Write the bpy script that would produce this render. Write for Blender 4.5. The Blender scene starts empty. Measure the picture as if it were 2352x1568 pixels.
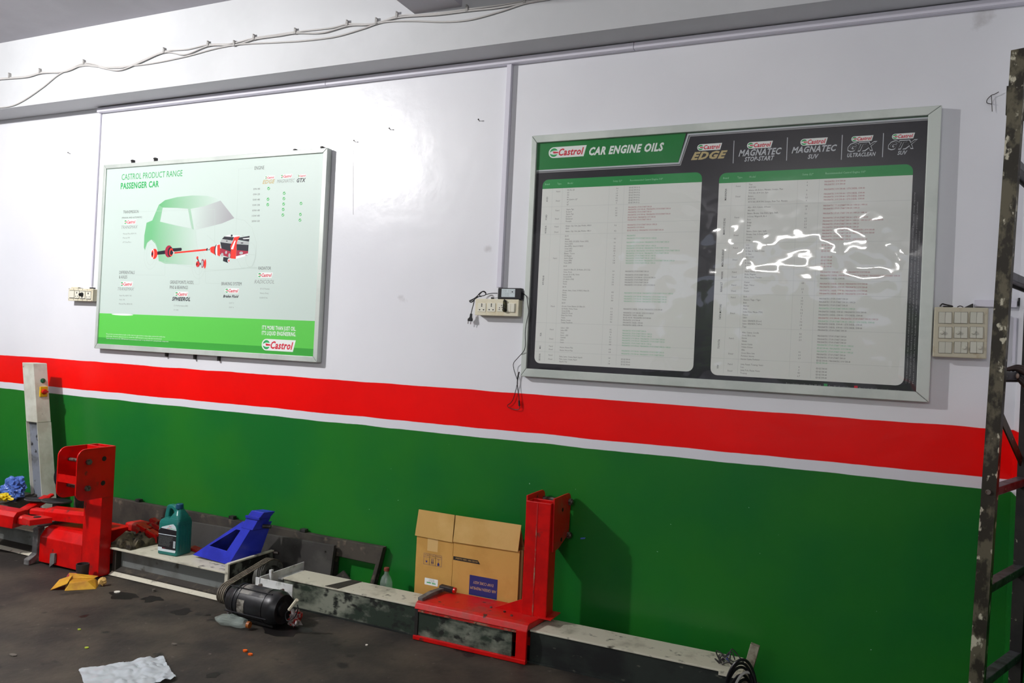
import bpy, bmesh, math, random
from mathutils import Vector, Matrix, noise
import numpy as np
rnd = random.Random(7)
S = bpy.context.scene
COL = S.collection

# ------------------------------------------------------------------ camera
CAM = Vector((0.0, -3.62, 1.405))
FPX = 1815.0
yaw, pitch, roll = [math.radians(a) for a in (24.8, 0.457, 2.746)]
fwd = Vector((-math.sin(yaw)*math.cos(pitch), math.cos(yaw)*math.cos(pitch), math.sin(pitch)))
rt = fwd.cross(Vector((0, 0, 1))).normalized()
up = rt.cross(fwd)
rt2 = math.cos(roll)*rt + math.sin(roll)*up
up2 = -math.sin(roll)*rt + math.cos(roll)*up
cd = bpy.data.cameras.new('camera')
cam = bpy.data.objects.new('camera', cd)
COL.objects.link(cam)
cd.sensor_width = 36.0
cd.lens = 36.0*FPX/2352.0
cd.clip_start = 0.05
M = Matrix.Identity(4)
for i in range(3):
    M[i][0] = rt2[i]; M[i][1] = up2[i]; M[i][2] = -fwd[i]; M[i][3] = CAM[i]
cam.matrix_world = M
S.camera = cam

# survey: where a sight line of the photograph meets a known plane of the room
def ray(x, y):
    return fwd + rt2*((x-1176)/FPX) - up2*((y-784)/FPX)
def W(x, y, d=0.0):
    v = ray(x, y); return CAM + v*((d-CAM.y)/v.y)
def F(x, y, z=0.0):
    v = ray(x, y); return CAM + v*((z-CAM.z)/v.z)

# ------------------------------------------------------------------ world, lights, exposure
wd = bpy.data.worlds.new('world'); S.world = wd; wd.use_nodes = True
bgn = wd.node_tree.nodes['Background']
bgn.inputs[0].default_value = (0.70, 0.78, 1.0, 1); bgn.inputs[1].default_value = 1.15
S.view_settings.view_transform = 'Standard'
try: S.view_settings.look = 'None'
except Exception: pass
S.view_settings.gamma = 1.0
S.view_settings.use_curve_mapping = False
S.view_settings.exposure = 0.04

def lamp(name, loc, energy, color, size=(0.1, 0.1), target=None, kind='AREA', radius=0.05):
    l = bpy.data.lights.new(name, kind)
    l.energy = energy; l.color = color
    if kind == 'AREA':
        l.shape = 'RECTANGLE'; l.size, l.size_y = size
    else:
        l.shadow_soft_size = radius
    o = bpy.data.objects.new(name, l); COL.objects.link(o); o.location = loc
    if target is not None:
        o.rotation_euler = (Vector(target)-Vector(loc)).to_track_quat('-Z', 'Y').to_euler()
    return o
LAMP_A = Vector((-4.65, -2.75, 3.22))
lamp('lamp_near_wall', LAMP_A, 365, (1.0, 0.985, 0.97), kind='POINT', radius=0.055)
LAMP_B = Vector((-0.9, -6.9, 2.9))
lamp('lamp_bay_middle', LAMP_B, 48, (1.0, 0.98, 0.96), size=(1.5, 0.05), target=(-0.9, -3.0, 0.6))

# ------------------------------------------------------------------ materials
def lin(c):
    return tuple(((v/255.0)/12.92 if v/255.0 <= 0.04045 else ((v/255.0+0.055)/1.055)**2.4) for v in c) + (1.0,)
def nd(nt, t, **kw):
    n = nt.nodes.new(t)
    for k, v in kw.items():
        if k == 'inp':
            for kk, vv in v.items(): n.inputs[kk].default_value = vv
        else: setattr(n, k, v)
    return n
MATS = {}
def mat(name, col, rough=0.5, metal=0.0, col2=None, scale=6.0, lo=0.45, hi=0.6, col3=None, scale3=30.0, lo3=0.6, hi3=0.7,
        bump=0.0, bscale=40.0, spec=0.5, stretch=(1, 1, 1), emit=None, alpha=None, detail=6.0, trans=0.0, ior=1.45):
    m = bpy.data.materials.new(name); m.use_nodes = True; nt = m.node_tree
    b = nt.nodes['Principled BSDF']
    b.inputs['Roughness'].default_value = rough; b.inputs['Metallic'].default_value = metal
    b.inputs['Specular IOR Level'].default_value = spec
    b.inputs['IOR'].default_value = ior
    b.inputs['Base Color'].default_value = lin(col)
    if trans: b.inputs['Transmission Weight'].default_value = trans
    if alpha is not None: b.inputs['Alpha'].default_value = alpha
    if emit: b.inputs['Emission Color'].default_value = lin(col); b.inputs['Emission Strength'].default_value = emit
    if col2 or bump:
        geo = nd(nt, 'ShaderNodeNewGeometry')
        mp = nd(nt, 'ShaderNodeMapping'); mp.inputs['Scale'].default_value = stretch
        nt.links.new(geo.outputs['Position'], mp.inputs['Vector'])
    prev = None
    if col2:
        n = nd(nt, 'ShaderNodeTexNoise', inp={'Scale': scale, 'Detail': detail, 'Roughness': 0.6}); nt.links.new(mp.outputs[0], n.inputs['Vector'])
        r = nd(nt, 'ShaderNodeMapRange', inp={'From Min': lo, 'From Max': hi}); nt.links.new(n.outputs['Fac'], r.inputs['Value'])
        mx = nd(nt, 'ShaderNodeMix', data_type='RGBA'); mx.inputs['A'].default_value = lin(col); mx.inputs['B'].default_value = lin(col2)
        nt.links.new(r.outputs[0], mx.inputs['Factor']); prev = mx.outputs['Result']
        if col3:
            n = nd(nt, 'ShaderNodeTexNoise', inp={'Scale': scale3, 'Detail': 4.0}); nt.links.new(mp.outputs[0], n.inputs['Vector'])
            r = nd(nt, 'ShaderNodeMapRange', inp={'From Min': lo3, 'From Max': hi3}); nt.links.new(n.outputs['Fac'], r.inputs['Value'])
            m2 = nd(nt, 'ShaderNodeMix', data_type='RGBA'); m2.inputs['B'].default_value = lin(col3)
            nt.links.new(prev, m2.inputs['A']); nt.links.new(r.outputs[0], m2.inputs['Factor']); prev = m2.outputs['Result']
        nt.links.new(prev, b.inputs['Base Color'])
    if bump:
        n = nd(nt, 'ShaderNodeTexNoise', inp={'Scale': bscale, 'Detail': 4.0}); nt.links.new(mp.outputs[0], n.inputs['Vector'])
        bp = nd(nt, 'ShaderNodeBump', inp={'Strength': bump, 'Distance': 0.004}); nt.links.new(n.outputs['Fac'], bp.inputs['Height'])
        nt.links.new(bp.outputs[0], b.inputs['Normal'])
    MATS[name] = m
    return m

def wall_paint():
    """white gloss wall with a red band over a white line over a green dado; hand-painted edges"""
    m = bpy.data.materials.new('banded_wall_paint'); m.use_nodes = True; nt = m.node_tree
    b = nt.nodes['Principled BSDF']
    geo = nd(nt, 'ShaderNodeNewGeometry'); sp = nd(nt, 'ShaderNodeSeparateXYZ'); nt.links.new(geo.outputs['Position'], sp.inputs[0])
    nz = nd(nt, 'ShaderNodeTexNoise', inp={'Scale': 3.0, 'Detail': 5.0}); nt.links.new(geo.outputs['Position'], nz.inputs['Vector'])
    ma = nd(nt, 'ShaderNodeMath', operation='MULTIPLY_ADD'); ma.inputs[1].default_value = 0.016
    nt.links.new(nz.outputs['Fac'], ma.inputs[0]); nt.links.new(sp.outputs['Z'], ma.inputs[2])
    def step(z):
        r = nd(nt, 'ShaderNodeMapRange', inp={'From Min': z-0.0012, 'From Max': z+0.0012}); nt.links.new(ma.outputs[0], r.inputs['Value']); return r.outputs[0]
    def noisemix(a, c, scale, lo, hi, detail=5.0):
        n = nd(nt, 'ShaderNodeTexNoise', inp={'Scale': scale, 'Detail': detail}); nt.links.new(geo.outputs['Position'], n.inputs['Vector'])
        r = nd(nt, 'ShaderNodeMapRange', inp={'From Min': lo, 'From Max': hi}); nt.links.new(n.outputs['Fac'], r.inputs['Value'])
        x = nd(nt, 'ShaderNodeMix', data_type='RGBA')
        for k, v in (('A', a), ('B', c)):
            if hasattr(v, 'links'): nt.links.new(v, x.inputs[k])
            else: x.inputs[k].default_value = lin(v)
        nt.links.new(r.outputs[0], x.inputs['Factor']); return x.outputs['Result']
    white = noisemix(noisemix((236, 237, 242), (230, 231, 237), 1.3, 0.4, 0.65), (176, 172, 172), 4.5, 0.70, 0.82, 8.0)
    red = noisemix((246, 3, 2), (238, 2, 2), 2.0, 0.4, 0.6)
    green = noisemix(noisemix((33, 113, 36), (22, 105, 40), 1.7, 0.4, 0.6), (150, 190, 165), 55.0, 0.80, 0.82, 1.0)
    m1 = nd(nt, 'ShaderNodeMix', data_type='RGBA'); nt.links.new(green, m1.inputs['A']); m1.inputs['B'].default_value = lin((228, 228, 236)); nt.links.new(step(0.948), m1.inputs['Factor'])
    m2 = nd(nt, 'ShaderNodeMix', data_type='RGBA'); nt.links.new(m1.outputs['Result'], m2.inputs['A']); nt.links.new(red, m2.inputs['B']); nt.links.new(step(0.994), m2.inputs['Factor'])
    m3 = nd(nt, 'ShaderNodeMix', data_type='RGBA'); nt.links.new(m2.outputs['Result'], m3.inputs['A']); nt.links.new(white, m3.inputs['B']); nt.links.new(step(1.187), m3.inputs['Factor'])
    nt.links.new(m3.outputs['Result'], b.inputs['Base Color'])
    b.inputs['Roughness'].default_value = 0.28
    b.inputs['Specular IOR Level'].default_value = 0.40
    n = nd(nt, 'ShaderNodeTexNoise', inp={'Scale': 7.0, 'Detail': 6.0}); nt.links.new(geo.outputs['Position'], n.inputs['Vector'])
    bp = nd(nt, 'ShaderNodeBump', inp={'Strength': 0.25, 'Distance': 0.01}); nt.links.new(n.outputs['Fac'], bp.inputs['Height'])
    nt.links.new(bp.outputs[0], b.inputs['Normal'])
    return m

def floor_mat():
    m = mat('stained_concrete_floor', (38, 34, 30), rough=0.66, col2=(70, 63, 53), scale=2.6, lo=0.42, hi=0.64, col3=(20, 18, 16), scale3=7.0, lo3=0.63, hi3=0.70, bump=0.5, bscale=35.0)
    nt = m.node_tree; b = nt.nodes['Principled BSDF']
    src = b.inputs['Base Color'].links[0].from_socket
    geo = [n for n in nt.nodes if n.type == 'NEW_GEOMETRY'][0]
    n = nd(nt, 'ShaderNodeTexNoise', inp={'Scale': 26.0, 'Detail': 8.0}); nt.links.new(geo.outputs['Position'], n.inputs['Vector'])
    r = nd(nt, 'ShaderNodeMapRange', inp={'From Min': 0.66, 'From Max': 0.82}); nt.links.new(n.outputs['Fac'], r.inputs['Value'])
    x = nd(nt, 'ShaderNodeMix', data_type='RGBA'); x.inputs['B'].default_value = lin((108, 100, 92))
    nt.links.new(src, x.inputs['A']); nt.links.new(r.outputs[0], x.inputs['Factor']); nt.links.new(x.outputs['Result'], b.inputs['Base Color'])
    return m

WALL = wall_paint()
FLOOR = floor_mat()
CEIL = mat('grey_white_ceiling_paint', (196, 194, 202), 0.7, col2=(188, 186, 194), scale=1.5)
BEAMP = mat('white_beam_paint', (205, 207, 210), 0.6, col2=(198, 200, 203), scale=1.2)
PVC = mat('white_plastic', (222, 220, 232), 0.35)
CABLE = mat('grey_white_cable', (196, 194, 192), 0.45)
CLIP = mat('clip_plastic', (160, 158, 156), 0.5)
ALU = mat('aluminium_frame', (205, 212, 206), 0.42, 0.15, col2=(190, 198, 192), scale=3, bump=0.05)
ALUEDGE = mat('aluminium_side', (168, 172, 170), 0.4, 0.3)
PRINTW = mat('poster_paper', (203, 219, 212), 0.45)
PRINTG = mat('poster_green', (96, 205, 82), 0.4)
PRINTG2 = mat('poster_green_edge', (62, 165, 62), 0.4)
INKG = mat('ink_green', (40, 170, 90), 0.5)
INKR = mat('ink_red', (214, 24, 56), 0.5)
INKK = mat('ink_black', (18, 20, 34), 0.5)
INKGREY = mat('ink_grey', (92, 96, 94), 0.5)
INKLIGHT = mat('ink_light_grey', (148, 158, 153), 0.5)
INKPALE = mat('ink_pale_line', (190, 206, 198), 0.5)
INKW = mat('ink_white', (240, 244, 242), 0.5)
INKGOLD = mat('ink_gold', (196, 178, 128), 0.5)
INKSILVER = mat('ink_silver', (196, 200, 206), 0.4)
DARKP = mat('poster_black', (38, 36, 44), 0.35)
CARDW = mat('table_paper', (236, 238, 234), 0.45)
HEADG = mat('table_header_green', (36, 150, 76), 0.4)
BANG = mat('banner_green', (20, 128, 58), 0.35)
BANG2 = mat('banner_green_dark', (8, 84, 42), 0.35)
TXK = mat('table_ink_black', (112, 108, 106), 0.5)
TXR = mat('table_ink_red', (176, 84, 92), 0.5)
TXG = mat('table_ink_green', (120, 196, 148), 0.5)
TXB = mat('table_ink_bold', (48, 46, 48), 0.5)
LINE = mat('table_rule', (212, 216, 213), 0.5)
CREAM = mat('aged_cream_plastic', (226, 220, 196), 0.4, col2=(214, 202, 170), scale=14, lo=0.5, hi=0.7)
CREAM2 = mat('cream_module', (232, 230, 214), 0.3)
HOLE = mat('socket_hole', (26, 20, 18), 0.6)
GREYC = mat('grimy_cream_switchboard', (196, 190, 168), 0.45, col2=(168, 152, 122), scale=18, lo=0.55, hi=0.72)
GREYM = mat('switch_rocker', (204, 204, 190), 0.3)
BLACKP = mat('black_plastic', (22, 22, 26), 0.4)
SCORCH = mat('scorched_plastic', (28, 26, 16), 0.8, col2=(84, 82, 34), scale=60, lo=0.5, hi=0.66)
LABEL = mat('pale_label', (206, 218, 222), 0.5)
REDP = mat('red_enamel', (206, 8, 6), 0.32, col2=(184, 6, 6), scale=9, col3=(96, 40, 34), scale3=14, lo3=0.66, hi3=0.74, bump=0.25, bscale=18)
REDD = mat('dusty_red_enamel', (200, 14, 12), 0.45, col2=(168, 62, 54), scale=7, lo=0.52, hi=0.68, col3=(70, 34, 30), scale3=25, lo3=0.66, hi3=0.72, bump=0.3)
REDW = mat('worn_red_enamel', (178, 24, 20), 0.55, col2=(150, 120, 96), scale=16, lo=0.5, hi=0.62, col3=(60, 32, 28), scale3=30, lo3=0.6, hi3=0.7)
BOLT = mat('steel_bolt', (120, 112, 106), 0.45, 0.7, col2=(80, 60, 50), scale=60)
TRACKT = mat('cream_track_top', (204, 200, 182), 0.5, col2=(150, 145, 128), scale=7, lo=0.52, hi=0.72, col3=(90, 86, 74), scale3=22, lo3=0.62, hi3=0.74, bump=0.15)
TRACKS = mat('grimy_track_side', (132, 136, 122), 0.55, col2=(38, 50, 40), scale=4.5, lo=0.40, hi=0.56, col3=(24, 28, 24), scale3=17, lo3=0.54, hi3=0.64, bump=0.2, stretch=(1, 1, 1.6))
TRACKD = mat('dark_track_side', (40, 46, 42), 0.5, col2=(24, 26, 26), scale=4, col3=(92, 92, 84), scale3=18, lo3=0.66, hi3=0.74, stretch=(1, 1, 2))
WEBG = mat('grey_web', (120, 124, 122), 0.5, col2=(100, 102, 98), scale=5, col3=(64, 62, 54), scale3=12, lo3=0.62, hi3=0.72)
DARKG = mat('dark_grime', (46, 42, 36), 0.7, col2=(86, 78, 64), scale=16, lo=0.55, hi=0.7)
ENDP = mat('chipped_end_plate', (112, 118, 108), 0.55, col2=(34, 34, 30), scale=11, lo=0.42, hi=0.52, bump=0.2)
IRON = mat('dark_iron', (62, 60, 60), 0.5, 0.4, col2=(40, 38, 38), scale=20)
GREYST = mat('grey_steel_pad', (112, 112, 110), 0.5, col2=(70, 68, 68), scale=16)
MOTOR = mat('black_motor_paint', (30, 31, 34), 0.38, col2=(22, 22, 24), scale=12, bump=0.15)
MOTDUST = mat('dusty_motor_top', (44, 44, 46), 0.55, col2=(128, 126, 120), scale=11, lo=0.47, hi=0.6)
BELT = mat('worn_rubber_belt', (104, 96, 82), 0.7, col2=(74, 68, 58), scale=30)
PULLEY = mat('grey_pulley', (86, 86, 80), 0.55, 0.2, col2=(54, 54, 50), scale=20)
BRKT = mat('white_bracket_paint', (206, 208, 206), 0.45, col2=(160, 162, 156), scale=18, lo=0.55, hi=0.7)
BOARD = mat('grimy_dark_board', (66, 61, 53), 0.75, col2=(46, 43, 39), scale=5, col3=(108, 98, 82), scale3=18, lo3=0.62, hi3=0.76, bump=0.3)
BOARD2 = mat('grimy_grey_panel', (70, 69, 65), 0.7, col2=(54, 52, 49), scale=6, col3=(96, 92, 84), scale3=24, lo3=0.66, hi3=0.78, bump=0.2)
CAN = mat('teal_bottle_plastic', (30, 112, 104), 0.3, col2=(26, 100, 94), scale=8)
CANCAP = mat('blue_cap', (24, 74, 104), 0.35)
CANLBL = mat('label_black', (28, 27, 32), 0.4)
BLUEP = mat('blue_enamel', (44, 56, 190), 0.32, col2=(36, 44, 160), scale=6, col3=(92, 84, 78), scale3=11, lo3=0.66, hi3=0.76, bump=0.15)
CARDB = mat('cardboard', (206, 160, 84), 0.8, col2=(196, 150, 76), scale=5, bump=0.1, bscale=60)
CARDB2 = mat('pale_cardboard_flap', (214, 176, 108), 0.8, col2=(204, 164, 94), scale=5)
CARDE = mat('cardboard_edge', (176, 140, 92), 0.85)
TAPE = mat('tape_patch', (216, 180, 118), 0.5)
CARDBLUE = mat('printed_navy', (42, 44, 112), 0.6)
CARDBLK = mat('printed_black', (38, 34, 30), 0.6)
LADD = mat('paint_spattered_aluminium', (92, 87, 70), 0.5, 0.2, col2=(40, 36, 26), scale=22, lo=0.44, hi=0.54, col3=(186, 182, 162), scale3=38, lo3=0.60, hi3=0.65, bump=0.3, stretch=(1, 1, 0.6))
LADR = mat('grey_ladder_tread', (92, 92, 98), 0.45, 0.3, col2=(60, 58, 62), scale=20, col3=(180, 180, 176), scale3=40, lo3=0.70, hi3=0.74)
LADK = mat('black_ladder_rail', (30, 28, 24), 0.6, col2=(16, 15, 14), scale=15, col3=(150, 146, 130), scale3=40, lo3=0.70, hi3=0.74)
SKIN = mat('dark_skin', (54, 38, 34), 0.5, col2=(42, 30, 28), scale=40)
NAIL = mat('nail', (172, 146, 132), 0.35)
SLEEVE = mat('grey_sleeve', (60, 60, 66), 0.8)
RAG = mat('oily_rag', (88, 80, 60), 0.9, col2=(38, 34, 27), scale=22, lo=0.45, hi=0.6, bump=0.3)
BAGB = mat('blue_plastic_bag', (84, 116, 190), 0.3, col2=(60, 88, 160), scale=20)
YELP = mat('yellow_wrapper', (214, 186, 24), 0.4)
PACK = mat('orange_yellow_packet', (206, 156, 40), 0.5, col2=(188, 132, 40), scale=14)
PINK = mat('pink_paper', (216, 96, 100), 0.6)
SHEETM = mat('milky_plastic_sheet', (196, 204, 210), 0.28, alpha=0.88)
GLASSY = mat('clear_plastic_bottle', (206, 222, 214), 0.10, alpha=0.22, spec=0.9)
FOIL = mat('crumpled_foil', (176, 168, 166), 0.22, 0.5, col2=(168, 50, 46), scale=34, lo=0.50, hi=0.56)
CONSOLE = mat('dusty_white_console', (206, 208, 196), 0.5, col2=(186, 186, 172), scale=6, col3=(110, 106, 92), scale3=30, lo3=0.70, hi3=0.78)
CONSG = mat('grey_console_inside', (120, 126, 136), 0.55, col2=(92, 96, 100), scale=12, col3=(30, 32, 32), scale3=24, lo3=0.64, hi3=0.70)
YELS = mat('yellow_switch', (224, 178, 10), 0.4)
REDK = mat('red_knob', (190, 24, 12), 0.35)
GRNB = mat('green_button', (22, 92, 62), 0.35)
CUPM = mat('dark_cup', (44, 38, 38), 0.5)
ORANGE = mat('orange_peel', (230, 96, 10), 0.6)
LIME = mat('lime_leaf', (170, 190, 60), 0.6)
PAPER = mat('paper_scrap', (222, 218, 206), 0.7)
PEB = mat('pebble', (98, 92, 84), 0.8)
WIREM = mat('wire', (60, 52, 50), 0.5)
HEDGE = mat('hedge_leaves', (88, 130, 40), 0.6, col2=(40, 70, 24), scale=3)
GROUNDM = mat('outside_ground', (150, 145, 135), 0.8)
OIL = mat('oil_stain', (20, 18, 18), 0.45)

# clear film over the large poster
FILM = bpy.data.materials.new('clear_film'); FILM.use_nodes = True
_nt = FILM.node_tree; _nt.nodes.clear()
_o = nd(_nt, 'ShaderNodeOutputMaterial'); _t = nd(_nt, 'ShaderNodeBsdfTransparent'); _g = nd(_nt, 'ShaderNodeBsdfGlossy', inp={'Roughness': 0.04})
_t.inputs[0].default_value = (0.985, 0.99, 0.985, 1)
_ge = nd(_nt, 'ShaderNodeNewGeometry'); _dp = nd(_nt, 'ShaderNodeVectorMath', operation='DOT_PRODUCT'); _nt.links.new(_ge.outputs['Normal'], _dp.inputs[0]); _nt.links.new(_ge.outputs['Incoming'], _dp.inputs[1])
_ab = nd(_nt, 'ShaderNodeMath', operation='ABSOLUTE'); _nt.links.new(_dp.outputs['Value'], _ab.inputs[0])
_su = nd(_nt, 'ShaderNodeMath', operation='SUBTRACT'); _su.inputs[0].default_value = 1.0; _nt.links.new(_ab.outputs[0], _su.inputs[1])
_f = nd(_nt, 'ShaderNodeMath', operation='POWER'); _nt.links.new(_su.outputs[0], _f.inputs[0]); _f.inputs[1].default_value = 5.0
_m = nd(_nt, 'ShaderNodeMath', operation='MULTIPLY_ADD'); _m.inputs[1].default_value = 0.93; _m.inputs[2].default_value = 0.07; _m.use_clamp = True
_x = nd(_nt, 'ShaderNodeMixShader')
_nt.links.new(_f.outputs[0], _m.inputs[0]); _nt.links.new(_m.outputs[0], _x.inputs[0]); _nt.links.new(_t.outputs[0], _x.inputs[1]); _nt.links.new(_g.outputs[0], _x.inputs[2]); _nt.links.new(_x.outputs[0], _o.inputs[0])

# ------------------------------------------------------------------ object helpers
def tag(o, label=None, cat=None, group=None, kind=None):
    if label: o['label'] = label
    if cat: o['category'] = cat
    if group: o['group'] = group
    if kind: o['kind'] = kind
    return o
def thing(name, label, cat, loc=(0, 0, 0), group=None):
    o = bpy.data.objects.new(name, None); COL.objects.link(o); o.location = loc; o.empty_display_size = 0.05
    return tag(o, label, cat, group)
def wloc(o):
    v = Vector(o.location)
    while o.parent: o = o.parent; v += Vector(o.location)
    return v
def obj(name, bm, m, parent=None, label=None, cat=None, group=None, kind=None, smooth=False, bevel=0.0, seg=2, origin=None):
    """links the bmesh (world coordinates) as one mesh object"""
    me = bpy.data.meshes.new(name)
    bmesh.ops.recalc_face_normals(bm, faces=bm.faces) if not getattr(bm, 'flat_print', False) else None
    if smooth:
        for f in bm.faces: f.smooth = True
    base = wloc(parent) if parent else Vector((0, 0, 0))
    if origin is None:
        if parent is None and bm.verts:
            xs = [v.co for v in bm.verts]
            origin = Vector((sum(v.x for v in xs)/len(xs), sum(v.y for v in xs)/len(xs), min(v.z for v in xs)))
        else: origin = base
    bmesh.ops.translate(bm, verts=bm.verts, vec=-Vector(origin))
    bm.to_mesh(me); bm.free()
    ms = m if isinstance(m, (list, tuple)) else [m]
    for q in ms: me.materials.append(q)
    if smooth: me.set_sharp_from_angle(angle=math.radians(38))
    o = bpy.data.objects.new(name, me); COL.objects.link(o)
    if parent: o.parent = parent; o.location = Vector(origin)-base
    else: o.location = origin
    if bevel:
        md = o.modifiers.new('bevel', 'BEVEL'); md.width = bevel; md.segments = seg; md.limit_method = 'ANGLE'; md.angle_limit = math.radians(35)
        if smooth is False:
            for f in me.polygons: f.use_smooth = False
    return tag(o, label, cat, group, kind)
def NB(): return bmesh.new()
def box(bm, x0, x1, y0, y1, z0, z1, mi=0):
    v = [bm.verts.new(p) for p in ((x0, y0, z0), (x1, y0, z0), (x1, y1, z0), (x0, y1, z0), (x0, y0, z1), (x1, y0, z1), (x1, y1, z1), (x0, y1, z1))]
    for q in ((0, 3, 2, 1), (4, 5, 6, 7), (0, 1, 5, 4), (1, 2, 6, 5), (2, 3, 7, 6), (3, 0, 4, 7)):
        f = bm.faces.new([v[i] for i in q]); f.material_index = mi
    return bm
def hexa(bm, a, b, mi=0):
    """solid between two matching polygons a and b"""
    va = [bm.verts.new(p) for p in a]; vb = [bm.verts.new(p) for p in b]; n = len(a)
    bm.faces.new(va[::-1]).material_index = mi; bm.faces.new(vb).material_index = mi
    for i in range(n):
        bm.faces.new((va[i], va[(i+1) % n], vb[(i+1) % n], vb[i])).material_index = mi
    return bm
def extr(bm, pts, vec, mi=0):
    pts = [Vector(p) for p in pts]; return hexa(bm, pts, [p+Vector(vec) for p in pts], mi)
def ringprism(bm, outer, inner, vec):
    """plate with a hole; outer and inner have the same number of points"""
    vec = Vector(vec); n = len(outer)
    A = [bm.verts.new(Vector(p)) for p in outer]; B = [bm.verts.new(Vector(p)) for p in inner]
    A2 = [bm.verts.new(Vector(p)+vec) for p in outer]; B2 = [bm.verts.new(Vector(p)+vec) for p in inner]
    for i in range(n):
        j = (i+1) % n
        bm.faces.new((A[i], A[j], B[j], B[i])); bm.faces.new((A2[i], B2[i], B2[j], A2[j]))
        bm.faces.new((A[i], A2[i], A2[j], A[j])); bm.faces.new((B[i], B[j], B2[j], B2[i]))
    return bm
def frame_axes(d):
    d = Vector(d).normalized(); a = Vector((0, 0, 1)) if abs(d.z) < 0.9 else Vector((1, 0, 0))
    u = d.cross(a).normalized(); return u, d.cross(u).normalized()
def cyl(bm, p0, p1, r0, r1=None, n=20, cap=True, mi=0):
    p0 = Vector(p0); p1 = Vector(p1); r1 = r0 if r1 is None else r1
    u, v = frame_axes(p1-p0)
    a = [bm.verts.new(p0+(u*math.cos(t)+v*math.sin(t))*r0) for t in [2*math.pi*i/n for i in range(n)]]
    b = [bm.verts.new(p1+(u*math.cos(t)+v*math.sin(t))*r1) for t in [2*math.pi*i/n for i in range(n)]]
    for i in range(n): bm.faces.new((a[i], a[(i+1) % n], b[(i+1) % n], b[i])).material_index = mi
    if cap: bm.faces.new(a[::-1]).material_index = mi; bm.faces.new(b).material_index = mi
    return bm
def tubering(bm, p0, p1, r, ri, n=24):
    p0 = Vector(p0); p1 = Vector(p1); u, v = frame_axes(p1-p0)
    def ring(p, q): return [p+(u*math.cos(2*math.pi*i/n)+v*math.sin(2*math.pi*i/n))*q for i in range(n)]
    return ringprism(bm, ring(p0, r), ring(p0, ri), p1-p0)
def lathe(bm, p0, axis, prof, n=20, mi=0):
    """prof: list of (distance along axis, radius)"""
    p0 = Vector(p0); axis = Vector(axis).normalized(); u, v = frame_axes(axis); rings = []
    for h, r in prof:
        rings.append([bm.verts.new(p0+axis*h+(u*math.cos(2*math.pi*i/n)+v*math.sin(2*math.pi*i/n))*max(r, 1e-4)) for i in range(n)])
    for a, b in zip(rings, rings[1:]):
        for i in range(n): bm.faces.new((a[i], a[(i+1) % n], b[(i+1) % n], b[i])).material_index = mi
    bm.faces.new(rings[0][::-1]); bm.faces.new(rings[-1]); return bm
def catmull(pts, k=8):
    pts = [Vector(p) for p in pts]
    if len(pts) < 3: return pts
    P = [pts[0]*2-pts[1]]+pts+[pts[-1]*2-pts[-2]]; out = []
    for i in range(1, len(P)-2):
        a, b, c, d = P[i-1:i+3]
        for s in range(k):
            t = s/k; out.append(0.5*((2*b)+(c-a)*t+(2*a-5*b+4*c-d)*t*t+(3*b-a-3*c+d)*t*t*t))
    out.append(pts[-1]); return out
def tube(bm, pts, r, n=8, smooth=True, k=8):
    pts = catmull(pts, k) if smooth else [Vector(p) for p in pts]
    rings = []; u = None
    for i, p in enumerate(pts):
        d = (pts[min(i+1, len(pts)-1)]-pts[max(i-1, 0)])
        if d.length < 1e-9: d = Vector((1, 0, 0))
        d.normalize()
        if u is None: u, _ = frame_axes(d)
        u = (u-d*u.dot(d)).normalized(); v = d.cross(u)
        rr = r[min(i*len(r)//len(pts), len(r)-1)] if isinstance(r, (list, tuple)) else r
        rings.append([bm.verts.new(p+(u*math.cos(2*math.pi*j/n)+v*math.sin(2*math.pi*j/n))*rr) for j in range(n)])
    for a, b in zip(rings, rings[1:]):
        for j in range(n): bm.faces.new((a[j], a[(j+1) % n], b[(j+1) % n], b[j]))
    bm.faces.new(rings[0][::-1]); bm.faces.new(rings[-1]); return bm
def rbar(bm, p0, p1, w, h, upv=(0, 0, 1)):
    """rectangular bar from p0 to p1, w across, h along upv"""
    p0 = Vector(p0); p1 = Vector(p1); d = (p1-p0).normalized(); s = d.cross(Vector(upv)).normalized(); t = s.cross(d)
    q = [s*w/2+t*h/2, -s*w/2+t*h/2, -s*w/2-t*h/2, s*w/2-t*h/2]
    return hexa(bm, [p0+x for x in q], [p1+x for x in q])
def crumple(c, r, seed=0, sub=3, amp=0.5, freq=2.0, squash=(1, 1, 1), floor=None):
    bm = NB(); bmesh.ops.create_icosphere(bm, subdivisions=sub, radius=1.0)
    for v in bm.verts:
        p = v.co.copy(); n1 = noise.noise(p*freq+Vector((seed, 0, 0))); n2 = noise.cell(p*freq*1.5+Vector((seed, 3, 1)))
        s = 1+amp*n1+amp*0.35*(n2-0.5)
        v.co = Vector((p.x*s*r*squash[0], p.y*s*r*squash[1], p.z*s*r*squash[2]))+Vector(c)
        if floor is not None: v.co.z = max(v.co.z, floor)
    return bm

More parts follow.
